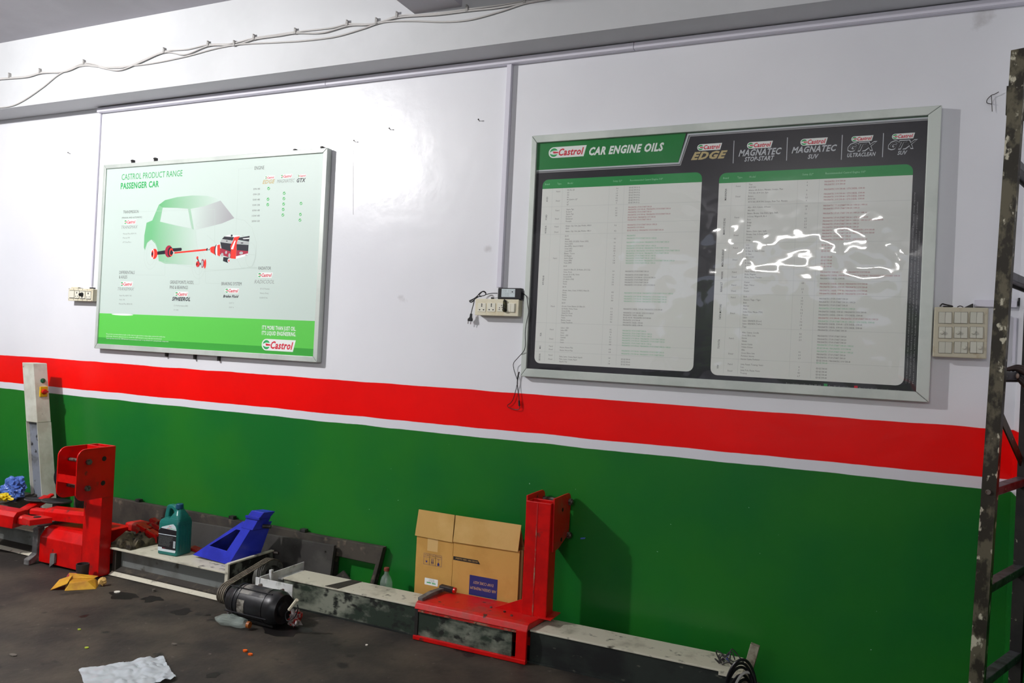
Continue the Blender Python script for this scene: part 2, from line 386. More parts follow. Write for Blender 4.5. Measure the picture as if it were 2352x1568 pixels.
# ------------------------------------------------------------------ flat print (lettering and marks on posters, boxes, labels)
class Print:
    def __init__(s, O, U, V): s.O = Vector(O); s.U = Vector(U).normalized(); s.V = Vector(V).normalized(); s.N = s.U.cross(s.V); s.b = {}; s.info = {}
    def at(s, u, v, l=0.0): return s.O+s.U*u+s.V*v+s.N*(l*0.16)
    def uv(s, p): d = Vector(p)-s.O; return d.dot(s.U), d.dot(s.V)
    def reg(s, key, m, parent, name=None, stuff=False): s.info[key] = (m, parent, name or key, stuff); s.b[key] = NB()
    def uniq(s, key, name=None):
        m, parent, nm, _ = s.info[key]; k = key+'#%d' % len(s.b); s.reg(k, m, parent, name or nm); return k
    def poly(s, key, pts, l=0.001):
        bm = s.b[key]; bm.faces.new([bm.verts.new(s.at(u, v, l)) for u, v in pts])
    def rect(s, key, u0, v0, u1, v1, l=0.001): s.poly(key, [(u0, v0), (u1, v0), (u1, v1), (u0, v1)], l)
    def rrect(s, key, u0, v0, u1, v1, r, l=0.001, corners=(1, 1, 1, 1)):
        pts = []
        for (cu, cv, a0, on) in ((u1-r, v0+r, -90, corners[1]), (u1-r, v1-r, 0, corners[2]), (u0+r, v1-r, 90, corners[3]), (u0+r, v0+r, 180, corners[0])):
            if on: pts += [(cu+r*math.cos(math.radians(a0+t)), cv+r*math.sin(math.radians(a0+t))) for t in (0, 18, 36, 54, 72, 90)]
            else:
                a = math.radians(a0+45); pts.append((cu+r*(1 if math.cos(a) > 0 else -1), cv+r*(1 if math.sin(a) > 0 else -1)))
        s.poly(key, pts, l)
    def line(s, key, pts, w, l=0.001, closed=False):
        n = len(pts); bm = s.b[key]
        for i in range(n if closed else n-1):
            a = Vector(pts[i]); b = Vector(pts[(i+1) % n]); d = b-a
            if d.length < 1e-7: continue
            d.normalize(); q = Vector((-d.y, d.x))*w/2
            a = a-d*w*0.3; b = b+d*w*0.3
            bm.faces.new([bm.verts.new(s.at(p.x, p.y, l+0.0002*(i % 2))) for p in (a-q, b-q, b+q, a+q)])
    def disc(s, key, u, v, r, l=0.001, ry=None, n=24, a0=0, a1=360):
        ry = ry or r; full = a1-a0 >= 360
        pts = [(u+r*math.cos(math.radians(a0+(a1-a0)*i/n)), v+ry*math.sin(math.radians(a0+(a1-a0)*i/n))) for i in range(n if full else n+1)]
        s.poly(key, pts, l)
    def arc(s, key, u, v, rx, ry, a0, a1, w, l=0.001, n=20, rot=0):
        c, q = math.cos(math.radians(rot)), math.sin(math.radians(rot)); pts = []
        for i in range(n+1):
            a = math.radians(a0+(a1-a0)*i/n); x, y = rx*math.cos(a), ry*math.sin(a); pts.append((u+x*c-y*q, v+x*q+y*c))
        s.line(key, pts, w, l)
    def text(s, key, body, u, v, cap, width=None, xs=None, bold=0.0, shear=0.0, align='L', l=0.0016, rot=0.0, res=2):
        if cap > 0.017 and '#' not in key: key = s.uniq(key, 'headline')
        elif '#' not in key: s.info[key] = s.info[key][:3]+(True,)
        QUEUE.append((s, key, body, u, v, cap, width, xs, bold, shear, align, l, rot, res))
    def flush(s):
        for k, bm in s.b.items():
            if not bm.verts: bm.free(); continue
            m, parent, name, stuff = s.info[k]
            bm2 = bm; 
            me = bpy.data.meshes.new(name)
            base = wloc(parent); bmesh.ops.translate(bm2, verts=bm2.verts, vec=-base)
            bmesh.ops.reverse_faces(bm2, faces=[f for f in bm2.faces if (f.normal_update() or f.normal.dot(s.N) < 0)])
            bm2.to_mesh(me); bm2.free(); me.materials.append(m)
            o = bpy.data.objects.new(name, me); COL.objects.link(o); o.parent = parent
            if stuff or name in ('outline_drawing', 'tick_marks', 'table_rules', 'handling_symbols', 'label_black', 'label_white', 'engine_cover_picture', 'driveline_picture', 'driveline_housing_picture', 'driveline_black_picture', 'driveline_pale_picture', 'sticker_green', 'silver_edging'): o['kind'] = 'stuff'
QUEUE = []; PRINTS = []
def flush_text():
    tmp = []; cache = {}
    for q in QUEUE:
        k = (q[2], q[8], q[9], q[13])
        if k in cache: continue
        c = bpy.data.curves.new('t', 'FONT'); c.body = q[2]; c.size = 1.0; c.offset = q[8]; c.shear = q[9]; c.resolution_u = q[13]; c.space_character = 1.0+q[8]*3.0; c.fill_mode = 'FRONT'
        o = bpy.data.objects.new('t', c); COL.objects.link(o); cache[k] = o; tmp.append(o)
    hc = bpy.data.curves.new('t', 'FONT'); hc.body = 'H'; hc.size = 1.0; ho = bpy.data.objects.new('t', hc); COL.objects.link(ho); tmp.append(ho)
    bpy.context.view_layer.update(); dg = bpy.context.evaluated_depsgraph_get()
    def grab(o):
        e = o.evaluated_get(dg); me = e.to_mesh(); n = len(me.vertices); co = np.empty(n*3); me.vertices.foreach_get('co', co)
        r = (co.reshape(-1, 3)[:, :2].copy(), [tuple(p.vertices) for p in me.polygons]); e.to_mesh_clear(); return r
    hh = grab(ho)[0]; H = hh[:, 1].max()-hh[:, 1].min()
    data = {k: grab(o) for k, o in cache.items()}
    for (s, key, body, u, v, cap, width, xs, bold, shear, align, l, rot, res) in QUEUE:
        co, fs = data[(body, bold, shear, res)]
        if not len(co): continue
        sy = cap/H; w = co[:, 0].max()-co[:, 0].min(); sx = (width/w) if width else sy*(xs or 1.0)
        x = (co[:, 0]-co[:, 0].min())*sx; y = co[:, 1]*sy
        if align == 'C': x = x-w*sx/2
        if align == 'R': x = x-w*sx
        c, q = math.cos(math.radians(rot)), math.sin(math.radians(rot)); bm = s.b[key]
        vs = [bm.verts.new(s.at(u+a*c-b*q, v+a*q+b*c, l)) for a, b in zip(x, y)]
        for f in fs:
            try: bm.faces.new([vs[i] for i in f])
            except ValueError: pass
    for o in tmp: d = o.data; bpy.data.objects.remove(o); bpy.data.curves.remove(d)
    for p in PRINTS: p.flush()
def logo(P, u, v, w, plate, keys, l=0.0018, skew=0.0, edge=True):
    """oval-ended plate with round emblem and italic red name; (u,v) = lower-left, w = width"""
    h = w*0.27; kp, kg, kw, kr = keys
    kp, kg, kw, kr = P.uniq(kp, 'logo_plate'), P.uniq(kg, 'logo_emblem'), P.uniq(kw, 'emblem_swoosh'), P.uniq(kr, 'logo_lettering')
    if plate:
        r = h/2; pts = [(u+r+r*math.cos(math.radians(a)), v+r+r*math.sin(math.radians(a))) for a in range(90, 271, 15)]
        pts += [(u+w*0.93, v), (u+w, v+h)]
        P.poly(kp, pts, l)
    r = h*0.40; cx, cy = u+h*0.52, v+h*0.5
    P.disc(kg, cx, cy, r, l+0.0004)
    P.poly(kw, [(cx-r*0.95, cy+r*0.15), (cx-r*0.1, cy+r*0.45), (cx+r*1.05, cy+r*0.42), (cx+r*1.05, cy-r*0.42), (cx-r*0.1, cy-r*0.5), (cx-r*0.95, cy-r*0.25)], l+0.0008)
    P.poly(kr, [(cx-r*0.25, cy+r*0.28), (cx+r*1.1, cy+r*0.1), (cx+r*1.1, cy-r*0.18), (cx-r*0.1, cy-r*0.22)], l+0.0012)
    P.text(kr, 'Castrol', u+h*1.0, v+h*0.2, h*0.60, width=w*0.66, bold=0.03, shear=0.28, l=l+0.0016)

# ================================================================== SETTING
XR = 0.495; XL = -9.3; YF = -9.0; ZC = 3.337; ZS = 2.877
def setting(name, bm, m, **k): return obj(name, bm, m, kind='structure', origin=(0, 0, 0), **k)
b = NB(); box(b, XL-0.15, XR+0.15, 0, 0.15, 0, ZC); setting('wall_back', b, WALL)
b = NB(); box(b, XR, XR+0.15, YF, 0, 0, ZC); setting('wall_right', b, WALL)
b = NB()
box(b, XL-0.15, XL, YF, -3.0, 0, ZC); box(b, XL-0.15, XL, -1.8, 0, 0, ZC); box(b, XL-0.15, XL, -3.0, -1.8, 0, 1.4); box(b, XL-0.15, XL, -3.0, -1.8, 2.75, ZC)
setting('wall_left', b, WALL)
b = NB(); box(b, XL-0.15, -3.4, YF-0.15, YF, 0, ZC); box(b, -3.4, XR+0.15, YF-0.15, YF, 2.9, ZC)
setting('wall_front', b, BEAMP)
b = NB(); box(b, XL-0.15, XR+0.15, YF-0.15, 0.15, -0.1, 0); setting('floor', b, FLOOR)
b = NB(); box(b, XL-0.15, XR+0.15, YF-0.15, 0.15, ZC, ZC+0.12); setting('ceiling', b, CEIL)
b = NB(); box(b, XL, XR, -0.2, -0.0, ZS, ZC); setting('trim_1', b, BEAMP, label='long white ceiling beam above the trunking')
b = NB(); box(b, W(953, 28, -.2).x, W(1061, 19, -.2).x, YF, -0.2, 3.088, ZC); setting('trim_2', b, CEIL, label='grey cross beam meeting the long ceiling beam')
b = NB(); box(b, -30, 20, -40, YF-0.15, -0.35, -0.1); setting('trim_3', b, GROUNDM, label='ground outside the bay')
b = NB()
for i in range(26):
    cx = -20+i*1.15; c = Vector((cx+rnd.uniform(-.3, .3), -17+rnd.uniform(-.8, .8), rnd.uniform(.6, 2.0))); r0 = rnd.uniform(.8, 1.5)
    t = bmesh.ops.create_icosphere(b, subdivisions=2, radius=r0)
    for v in t['verts']: v.co = v.co*(1+0.35*noise.noise(v.co*1.7+c))+c
tag(obj('hedge', b, HEDGE, kind='stuff'), 'tall green hedge outside the open bay behind the viewer', 'hedge')

# ================================================================== CABLES, TRUNKING
paths = [
 [(-30,184),(0,180),(60,175),(95,166),(140,166),(195,145),(245,155),(290,153),(330,137),(378,118),(430,113),(480,102),(530,100),(585,87),(640,79),(680,73),(760,64),(800,55),(860,54),(915,36),(960,34),(1010,30),(1075,21),(1150,11),(1205,2),(1262,-9)],
 [(-30,186),(0,182),(60,177),(95,168),(150,164),(195,148),(240,157),(275,161),(320,144),(378,120),(425,125),(480,105),(540,103),(585,90),(640,82),(680,76),(740,75),(800,59),(850,56),(915,40),(1000,34),(1075,25),(1140,18),(1205,6),(1268,-5)],
 [(-30,248),(0,247),(30,242),(60,227),(100,199),(140,168),(190,151),(240,154),(330,148),(420,131),(500,110),(560,101),(640,97),(700,93),(770,84),(830,67),(880,51),(940,48),(1020,50),(1080,45),(1150,26),(1205,8),(1262,-2)]]
lb = ['upper of the pale cables clipped along the ceiling beam', 'middle pale cable twisted with the upper one along the beam', 'loose pale cable drooping lowest at left below the clipped pair']
cabs = []
for k, p in enumerate(paths):
    b = NB(); pts = [W(x, y, -0.2-0.007-0.003*(k == 1)) for x, y in p]; tube(b, pts, 0.0042, 7)
    cabs.append(obj('electric_cable', b, CABLE, label=lb[k], cat='cable', smooth=True, group='cables on the ceiling beam'))
for x, y in [(25,175),(95,165),(196,145),(380,118),(481,103),(541,102),(586,88),(681,74),(800,56),(867,51),(914,37),(1075,22),(1207,3)]:
    c = W(x, y, -0.2); b = NB(); box(b, c.x-0.006, c.x+0.006, -0.216, -0.2, c.z-0.014, c.z+0.012); cyl(b, (c.x, -0.2, c.z+0.016), (c.x, -0.219, c.z+0.016), 0.004, n=8)
    obj('cable_clip', b, CLIP, cabs[0])

t = thing('cable_trunking', 'white plastic trunking under the ceiling beam with two drops', 'trunking', (-2.0, -0.01, 2.85))
xs = [-4.79, -2.90, -1.10, XR]
for a, c in zip(xs, xs[1:]):
    b = NB(); box(b, a+0.001, c-0.001, -0.030, -0.002, ZS-0.036, ZS-0.004); box(b, a+0.001, c-0.001, -0.034, -0.030, ZS-0.034, ZS-0.008)
    obj('channel_length', b, PVC, t, bevel=0.002)
a = W(1171, 147, -0.02); b = NB(); box(b, a.x-0.013, a.x+0.013, -0.026, -0.002, W(1161, 660, -0.02).z, ZS-0.036); obj('vertical_drop', b, PVC, t, bevel=0.002)
a = W(230, 262, -0.01); b = NB(); box(b, a.x-0.006, a.x+0.008, -0.014, -0.002, W(205, 658, 0).z, ZS-0.036); obj('vertical_drop', b, PVC, t, bevel=0.002)
a = W(2236, 690, 0); c = W(2335, 700, 0)
b = NB(); box(b, a.x, XR-0.035, -0.02, -0.001, 1.405+0.213-0.045*0, 1.405+0.245)
t = thing('short_trunking', 'short white trunking piece with a black connector right of switchboard', 'trunking', (0.42, -0.01, W(2300, 706, 0).z))
zt = W(2300, 690, 0).z; zb = W(2300, 706, 0).z
b.free(); b = NB(); box(b, W(2236, 698, 0).x, W(2334, 698, 0).x, -0.022, -0.001, zb, zt); obj('channel_length', b, PVC, t, bevel=0.002)
c = W(2340, 694, 0); b = NB(); box(b, c.x-0.004, c.x+0.004, -0.02, -0.001, c.z-0.014, c.z+0.016); obj('connector', b, BLACKP, t)
b = NB(); box(b, c.x+0.005, c.x+0.012, -0.012, -0.001, c.z+0.014, ZS); obj('corner_conduit', b, PVC, t)
b = NB(); c2 = W(2332, 730, 0); box(b, c2.x-0.005, c2.x+0.004, -0.008, -0.001, W(2326, 835, 0).z, c2.z); obj('lower_conduit', b, PVC, t)

# ================================================================== POSTERS
def rectW(TL, TR, BR, BL, y):
    q = [W(*p, y) for p in (TL, TR, BR, BL)]
    return ((q[0].x+q[3].x)/2, (q[1].x+q[2].x)/2, (q[2].z+q[3].z)/2, (q[0].z+q[1].z)/2)
def poster_frame(t, x0, x1, z0, z1, y, wl, wt, wb, wr, depth, m):
    o = [(x0, z0), (x1, z0), (x1, z1), (x0, z1)]; i = [(x0+wl, z0+wb), (x1-wr, z0+wb), (x1-wr, z1-wt), (x0+wl, z1-wt)]
    for k in range(4):
        j = (k+1) % 4; g = 0.0006
        quad = [o[k], o[j], i[j], i[k]]; cx = sum(p[0] for p in quad)/4; cz = sum(p[1] for p in quad)/4
        quad = [(p[0]+(cx-p[0])*0.002, p[1]+(cz-p[1])*0.01*0) for p in quad]
        b = NB(); extr(b, [(p[0], y, p[1]) for p in quad], (0, depth, 0)); obj('frame_bar', b, m, t, bevel=0.0025)
def crop(ox, oy, s): return lambda x, y: (ox+x/s, oy+y/s)
def PT(P, cf, key, body, x0, y0, x1, cap, fit=True, **k):
    a = W(*cf(x0, y0), P.y); c = W(*cf(x0, y0-cap), P.y); u, v = P.uv(a)
    wd_ = abs(W(*cf(x1, y0), P.y).x-a.x) if x1 is not None else None
    if k.get('align') == 'C' and x1 is not None: pass
    P.text(key, body, u, v, (c-a).length, width=wd_, **k)
def PP(P, cf, key, pts, l=0.001):
    P.poly(key, [P.uv(W(*cf(*p), P.y)) for p in pts], l)
def PL(P, cf, key, pts, w, l=0.001, closed=False):
    P.line(key, [P.uv(W(*cf(*p), P.y)) for p in pts], w, l, closed)
def PE(P, cf, key, x, y, rx, ry, l=0.001, ring=None):
    c = P.uv(W(*cf(x, y), P.y)); e = P.uv(W(*cf(x+rx, y), P.y)); g = P.uv(W(*cf(x, y-ry), P.y)); RX = abs(e[0]-c[0]); RY = abs(g[1]-c[1])
    if ring: P.arc(key, c[0], c[1], RX, RY, 0, 360, ring, l)
    else: P.disc(key, c[0], c[1], RX, l, RY)

# ---- left poster
Y1 = -0.045
x0, x1, z0, z1 = rectW((238,377),(752,341),(728,834),(216,798), Y1)
t1 = thing('product_range_poster', 'white and green product range poster with see-through car picture in metal frame', 'poster', ((x0+x1)/2, -0.02, z0))
poster_frame(t1, x0, x1, z0, z1, Y1, 0.024, 0.026, 0.032, 0.030, 0.04, ALU)
b = NB(); box(b, x0+0.012, x1-0.012, Y1+0.010, Y1+0.03, z0+0.012, z1-0.012); obj('print_sheet', b, PRINTW, t1)
for px, py in ((303,368),(355,363),(676,343),(738,337)):
    c = W(px, py, -0.02); b = NB(); box(b, c.x-0.006, c.x+0.006, -0.02, -0.001, c.z-0.034, c.z+0.004); cyl(b, (c.x, -0.02, c.z-.004), (c.x, -0.026, c.z-.004), 0.005, n=10); obj('hanging_lug', b, IRON, t1)
for px, py in ((380,817),(445,823),(500,827)):
    c = W(px, py, -0.02); b = NB(); box(b, c.x-0.006, c.x+0.006, -0.02, -0.001, c.z-0.004, c.z+0.026); obj('hanging_lug', b, IRON, t1)
P = Print((0, Y1+0.0099, 0), (1, 0, 0), (0, 0, 1)); P.y = Y1+0.0099; PRINTS.append(P)
# colour wash of the printed car: green fading to paper white towards the bonnet
def gradmat(name, ca, cb, xa, xb):
    m = bpy.data.materials.new(name); m.use_nodes = True; nt = m.node_tree; bb = nt.nodes['Principled BSDF']; bb.inputs['Roughness'].default_value = 0.45
    g = nd(nt, 'ShaderNodeNewGeometry'); sp = nd(nt, 'ShaderNodeSeparateXYZ'); nt.links.new(g.outputs['Position'], sp.inputs[0])
    r = nd(nt, 'ShaderNodeMapRange', inp={'From Min': xa, 'From Max': xb}); nt.links.new(sp.outputs['X'], r.inputs['Value'])
    x = nd(nt, 'ShaderNodeMix', data_type='RGBA'); x.inputs['A'].default_value = lin(ca); x.inputs['B'].default_value = lin(cb)
    nt.links.new(r.outputs[0], x.inputs['Factor']); nt.links.new(x.outputs['Result'], bb.inputs['Base Color']); return m
cf = crop(200, 320, 2.9036)
xg0 = W(*cf(380, 700), Y1).x; xg1 = W(*cf(740, 700), Y1).x
P.reg('car', gradmat('car_wash_green', (112, 186, 130), (203, 219, 212), xg0+0.05, xg1), t1, 'car_picture')
P.reg('roof', gradmat('car_roof_green', (98, 178, 116), (202, 218, 211), xg0+0.1, W(*cf(880, 400), Y1).x), t1, 'car_roof_picture')
P.reg('screen', gradmat('car_screen_grey', (203, 218, 211), (164, 164, 168), W(*cf(700, 450), Y1).x, W(*cf(950, 420), Y1).x), t1, 'windscreen_picture')
P.reg('band', PRINTG, t1, 'green_band'); P.reg('bandlow', PRINTG2, t1, 'band_lower_edge')
for k, m, n in (('g', INKG, 'green_lettering'), ('r', INKR, 'red_lettering'), ('k', INKK, 'black_lettering'), ('gy', INKGREY, 'grey_lettering'), ('lg', INKLIGHT, 'pale_lettering'), ('w', INKW, 'white_lettering'),
                ('ln', INKPALE, 'outline_drawing'), ('kk', INKK, 'driveline_black_picture'), ('ww', INKW, 'driveline_pale_picture'), ('gold', INKGOLD, 'gold_lettering'), ('lp', INKW, 'logo_plate'), ('red', mat('ink_orange_red', (236, 44, 28), 0.5), 'driveline_picture'),  # kk holds the black ink of the printed axle, joints and engine block
                ('crim', mat('ink_crimson', (166, 26, 58), 0.5), 'driveline_housing_picture'), ('eg', mat('ink_engine_grey', (176, 180, 180), 0.5), 'engine_cover_picture'), ('tick', mat('ink_tick_green', (62, 178, 92), 0.5), 'tick_marks')):
    P.reg(k, m, t1, n)
KEYS = ('lp', 'g', 'w', 'r')
zb1 = (P.uv(W(*cf(62, 1155), P.y))[1]+P.uv(W(*cf(1508, 1213), P.y))[1])/2
P.rect('band', x0+0.02, z0+0.02, x1-0.02, zb1, 0.001); P.rect('bandlow', x0+0.02, z0+0.02, x1-0.02, z0+0.075, 0.0014)
P.disc('w', P.uv(W(*cf(235, 1166), P.y))[0], zb1-0.004, 0.10, 0.0014, 0.006)
PT(P, cf, 'g', 'CASTROL PRODUCT RANGE', 230, 271, 634, 38)
PT(P, cf, 'g', 'PASSENGER CAR', 224, 331, 478, 38, bold=0.03)
heads = [('ENGINE',1117,203,1181,23),('TRANSMISSION',241,494,343,19),('DIFFERENTIALS',215,897,317,20),('& AXLES',213,927,267,20),('GREASE POINTS, RODS,',553,962,711,21),('PINS & BEARINGS',551,996,672,21),('BRAKING SYSTEM',896,972,1030,21),('RADIATOR',1143,869,1226,21)]
for s_, a_, b_, c_, h_ in heads: PT(P, cf, 'gy', s_, a_, b_, c_, h_)
small = [('(MANUAL AND AUTOMATIC)',232,528,366,10),('Manual Plus 80W-90',240,634,328,9),('Manual 90',238,661,284,9),('ATF Dex/Merc',237,690,294,9),('Axle Plus 85W-140',215,1045,296,9),('Axle 140',214,1072,251,9),('Manual Plus 80W-90',212,1100,301,9),('CV Performance 80K',578,1112,673,9),('CV 30K',577,1141,610,9),('DOT 3',948,1095,979,9),('DOT 4',947,1124,978,9),('SF-O Premix',1154,1000,1217,9),('Heavy Duty',1153,1029,1211,9),('ESSENTIAL',1151,1060,1206,9)]
for s_, a_, b_, c_, h_ in small: PT(P, cf, 'gy' if 'MANUAL AND' in s_ else 'lg', s_, a_, b_, c_, h_)
for i, s_ in enumerate(['0W-40','0W-20','5W-40','5W-30','10W-40','15W-40','20W-50']):
    PT(P, cf, 'gy', s_, 1109-1.9*i, 337+35.7*i, 1153-0.4*i, 11)
for tx, ty in ((1211,327),(1207,399),(1205,435),(1315,359),(1313,395),(1311,431),(1308,467),(1306,504),(1427,427),(1423,500),(1420,538)):
    PE(P, cf, 'tick', tx, ty, 9, 10.5, 0.001); PL(P, cf, 'w', [(tx-5, ty), (tx-1, ty+5), (tx+6, ty-5)], 0.0025, 0.0016)
def LG(x, y, wpx, plate=True, cf_=None, P_=None, keys=KEYS):
    P_ = P_ or P; cf_ = cf_ or cf; a = W(*cf_(x, y), P_.y); c = W(*cf_(x+wpx, y), P_.y); u, v = P_.uv(a); logo(P_, u, v, abs(c.x-a.x), plate, keys)
for a in ((1184,268,68),(1288,262,82),(1402,255,60),(244,568,84),(220,980,86),(584,1047,90),(918,1025,96),(1136,922,102)): LG(*a)
LG(1163, 1405, 226)
for s_, a_, b_, c_, h_, k_ in (('EDGE',1170,296,1252,24,'gold'),('MAGNATEC',1266,291,1384,22,'lg'),('GTX',1398,286,1458,24,'k'),('TRANSMAX',228,596,338,20,'lg'),('TRANSMAX',204,1006,314,20,'lg'),('SPHEEROL',566,1074,688,23,'k'),('Brake Fluid',907,1053,1010,16,'k'),('RADICOOL',1115,960,1248,24,'lg')):
    PT(P, cf, k_, s_, a_, b_, c_, h_, bold=(0.035 if k_ in ('k', 'gold') else 0.0), shear=0.3)
PT(P, cf, 'w', "IT'S MORE THAN JUST OIL.", 1167, 1266, 1393, 25, bold=0.02, l=0.0022); PT(P, cf, 'w', "IT'S LIQUID ENGINEERING.", 1165, 1302, 1393, 25, bold=0.02, l=0.0022)
for i, (s_, w_) in enumerate((('The product recommendations made on this chart are appropriate in many makes and models within this', 522), ('vehicle type. However, please be sure to consult the OEM manual to ensure that the recommended', 498), ('Castrol product meets the OEM lubricant recommendations and / or specification for each particular component.', 546))):
    PT(P, cf, 'w', s_, 127, 1300+14*i, w_, 8, l=0.0022, res=1)
PP(P, cf, 'roof', [(478,437),(520,405),(600,385),(700,374),(800,376),(860,392),(890,408),(780,446),(690,463),(600,457),(505,455)])
PP(P, cf, 'car', [(478,437),(505,455),(487,548),(435,540)])
PP(P, cf, 'car', [(397,556),(435,540),(487,548),(600,575),(700,596),(730,606),(730,840),(520,828),(478,810),(470,735),(455,695),(428,668),(402,690),(386,740),(379,720),(382,640)])
PP(P, cf, 'roof', [(672,463),(690,463),(714,602),(699,597)])
PP(P, cf, 'screen', [(890,408),(982,525),(900,560),(720,605),(694,463),(780,446)])
for pts in ([(505,455),(600,457),(675,463),(694,594),(600,575),(487,548),(505,455)], [(982,525),(1050,540),(1100,590),(1130,690),(1125,780),(1100,850),(1020,862),(850,872),(700,850),(478,812)], [(720,605),(735,720),(760,790)], [(800,640),(870,700),(1000,760),(1120,770)], [(780,880),(1130,855)],
            [(345,482),(852,466),(850,690)], [(1106,190),(1012,198),(992,640)], [(320,904),(518,906),(520,800)], [(712,965),(748,966),(750,860)], [(893,961),(790,958),(790,860)], [(1140,857),(1030,856),(1000,800)]):
    PL(P, cf, 'ln', pts, 0.0016, 0.0012)
for a in ((425,768,45,98),(425,768,30,70),(745,832,46,98),(745,832,30,70),(1090,770,34,80),(750,570,22,14)): PE(P, cf, 'ln', *a, 0.0012, ring=0.0014)
for hx, hy, hw, hh in ((1102,178,86,34),(232,476,118,26),(205,868,116,70),(545,940,170,64),(890,946,146,36),(1136,844,96,34)):
    pass
c2 = crop(320, 440, 7.84)
def D(k, pts, l):
    k = {'k': 'kk', 'w': 'ww'}.get(k, k); PP(P, c2, k, pts, 0.001+0.0005*l)
def E(k, x, y, rx, ry, l):
    k = {'k': 'kk', 'w': 'ww'}.get(k, k); PE(P, c2, k, x, y, rx, ry, 0.001+0.0005*l)
E('red',272,1120,54,92,1); E('w',238,1120,30,84,2); E('red',238,1120,22,66,3); E('k',232,1122,13,36,4)
D('k',[(325,1078),(500,1050),(500,1120),(325,1136)],1); D('k',[(590,1020),(755,1010),(768,1035),(755,1064),(600,1082)],1)
E('crim',530,1075,68,108,2); E('k',560,1085,48,90,3); E('red',574,1090,36,74,4); E('k',578,1096,24,46,5); E('w',612,1100,18,26,5); E('k',605,1102,10,18,6)
D('red',[(628,1088),(1210,1028),(1214,1060),(630,1116)],1); E('k',1222,1040,14,24,3); E('w',1240,1040,12,22,3); E('k',1255,1044,9,16,4)
D('red',[(1270,1020),(1300,992),(1370,978),(1452,952),(1452,1165),(1390,1150),(1285,1088)],1); E('k',1385,1050,30,98,2); E('w',1405,1052,34,108,3); D('red',[(1405,960),(1455,955),(1455,1150),(1405,1145)],4)
D('w',[(1536,806),(1620,776),(1830,792),(1750,824)],1); D('k',[(1490,852),(1532,806),(1705,818),(1680,882)],2); D('eg',[(1484,858),(1682,884),(1662,936),(1458,906)],2); D('k',[(1458,908),(1662,938),(1662,1084),(1480,1022)],2)
D('crim',[(1430,1018),(1480,1022),(1662,1084),(1660,1200),(1540,1160),(1430,1120)],1)
D('k',[(1756,832),(1988,796),(1984,830),(1975,900),(1756,866)],2); D('w',[(1860,842),(1982,828),(1980,850),(1880,856)],3); D('eg',[(1756,886),(1975,902),(1970,950),(1754,942)],2); D('k',[(1754,944),(1968,958),(1960,1070),(1754,1052)],2); D('crim',[(1750,1050),(1960,1070),(1956,1120),(1745,1162)],1); D('w',[(1740,1164),(1956,1112),(1954,1150),(1730,1212)],2)
D('red',[(1706,822),(1812,802),(1758,906),(1738,1210),(1650,1202),(1652,1080),(1640,980),(1690,884)],4); D('w',[(1718,880),(1738,880),(1690,1040),(1650,1034)],5)
for a in ((1432,1118,14,40),(1492,1136,24,34),(1563,1094,18,28),(1622,1148,18,40),(1835,1104,34,26),(1928,1142,24,12)): E('eg', *a, 3)
D('k',[(1515,1176),(1622,1188),(1600,1284),(1506,1248)],4); E('w',1610,1240,20,38,5); E('red',1614,1242,11,22,6); E('k',1664,792,18,20,3); E('eg',1866,792,10,6,3); E('eg',1580,886,28,10,3); E('k',1578,890,16,8,4); E('k',1850,924,26,9,4)
E('red',1046,1192,18,30,1); D('k',[(1040,1205),(1058,1205),(1090,1290),(1072,1290)],2); E('crim',1055,1304,36,54,3); E('red',1048,1304,24,46,4); E('k',1040,1304,10,26,5); E('k',1104,1300,12,22,2); E('crim',1138,1292,30,78,2); E('eg',1132,1296,22,60,3); E('red',1184,1300,20,84,3)

# ---- right poster
Y2 = -0.040
X0, X1, Z0, Z1 = rectW((1221,311),(2165,242),(2133,926),(1196,862), Y2)
t2 = thing('engine_oil_chart', 'large black and green car engine oil chart under wrinkled clear film', 'poster', ((X0+X1)/2, -0.02, Z0))
poster_frame(t2, X0, X1, Z0, Z1, Y2, 0.028, 0.036, 0.040, 0.048, 0.036, ALU)
b = NB(); box(b, X0+0.012, X1-0.012, Y2+0.014, Y2+0.03, Z0+0.012, Z1-0.012); obj('print_sheet', b, DARKP, t2)
Q = Print((0, Y2+0.0139, 0), (1, 0, 0), (0, 0, 1)); Q.y = Y2+0.0139; PRINTS.append(Q)
for k, m, n in (('ban', BANG, 'green_banner'), ('ban2', BANG2, 'dark_green_strip'), ('sil', INKSILVER, 'silver_edging'), ('card', CARDW, 'table_card'), ('head', HEADG, 'table_header'), ('k', TXK, 'black_table_text'), ('r', TXR, 'red_table_text'), ('g', TXG, 'green_table_text'),
                ('b', TXB, 'bold_row_headings'), ('ln', LINE, 'table_rules'), ('lp', INKW, 'logo_plate'), ('lgn', INKG, 'logo_emblem'), ('lw', INKW, 'white_lettering'), ('lr', INKR, 'red_lettering'), ('gold', INKGOLD, 'gold_lettering'),
                ('slv', INKSILVER, 'silver_lettering'), ('hd', mat('ink_header_pale', (150, 214, 170), 0.5), 'header_text'), ('fine', mat('ink_fine_grey', (168, 168, 170), 0.5), 'fine_print'), ('blk', mat('ink_deep_black', (20, 18, 22), 0.4), 'dark_letter_fill')):
    Q.reg(k, m, t2, n)
K2 = ('lp', 'lgn', 'lw', 'lr')
cA = crop(1200, 240, 4.6125); cB = crop(1200, 560, 4.6125); cC = crop(1600, 240, 4.0552); cD = crop(1600, 560, 4.0552)
def qa(c, x, y): return Q.uv(W(*c(x, y), Q.y))
il, ir, it_, ib = X0+0.02, X1-0.02, Z1-0.02, Z0+0.02
ubl = qa(cA, 150, 695); dbl = qa(cA, 1650, 632); dtl = qa(cA, 1735, 292)
zst = (dtl[1]+qa(cC, 2190, 130)[1])/2
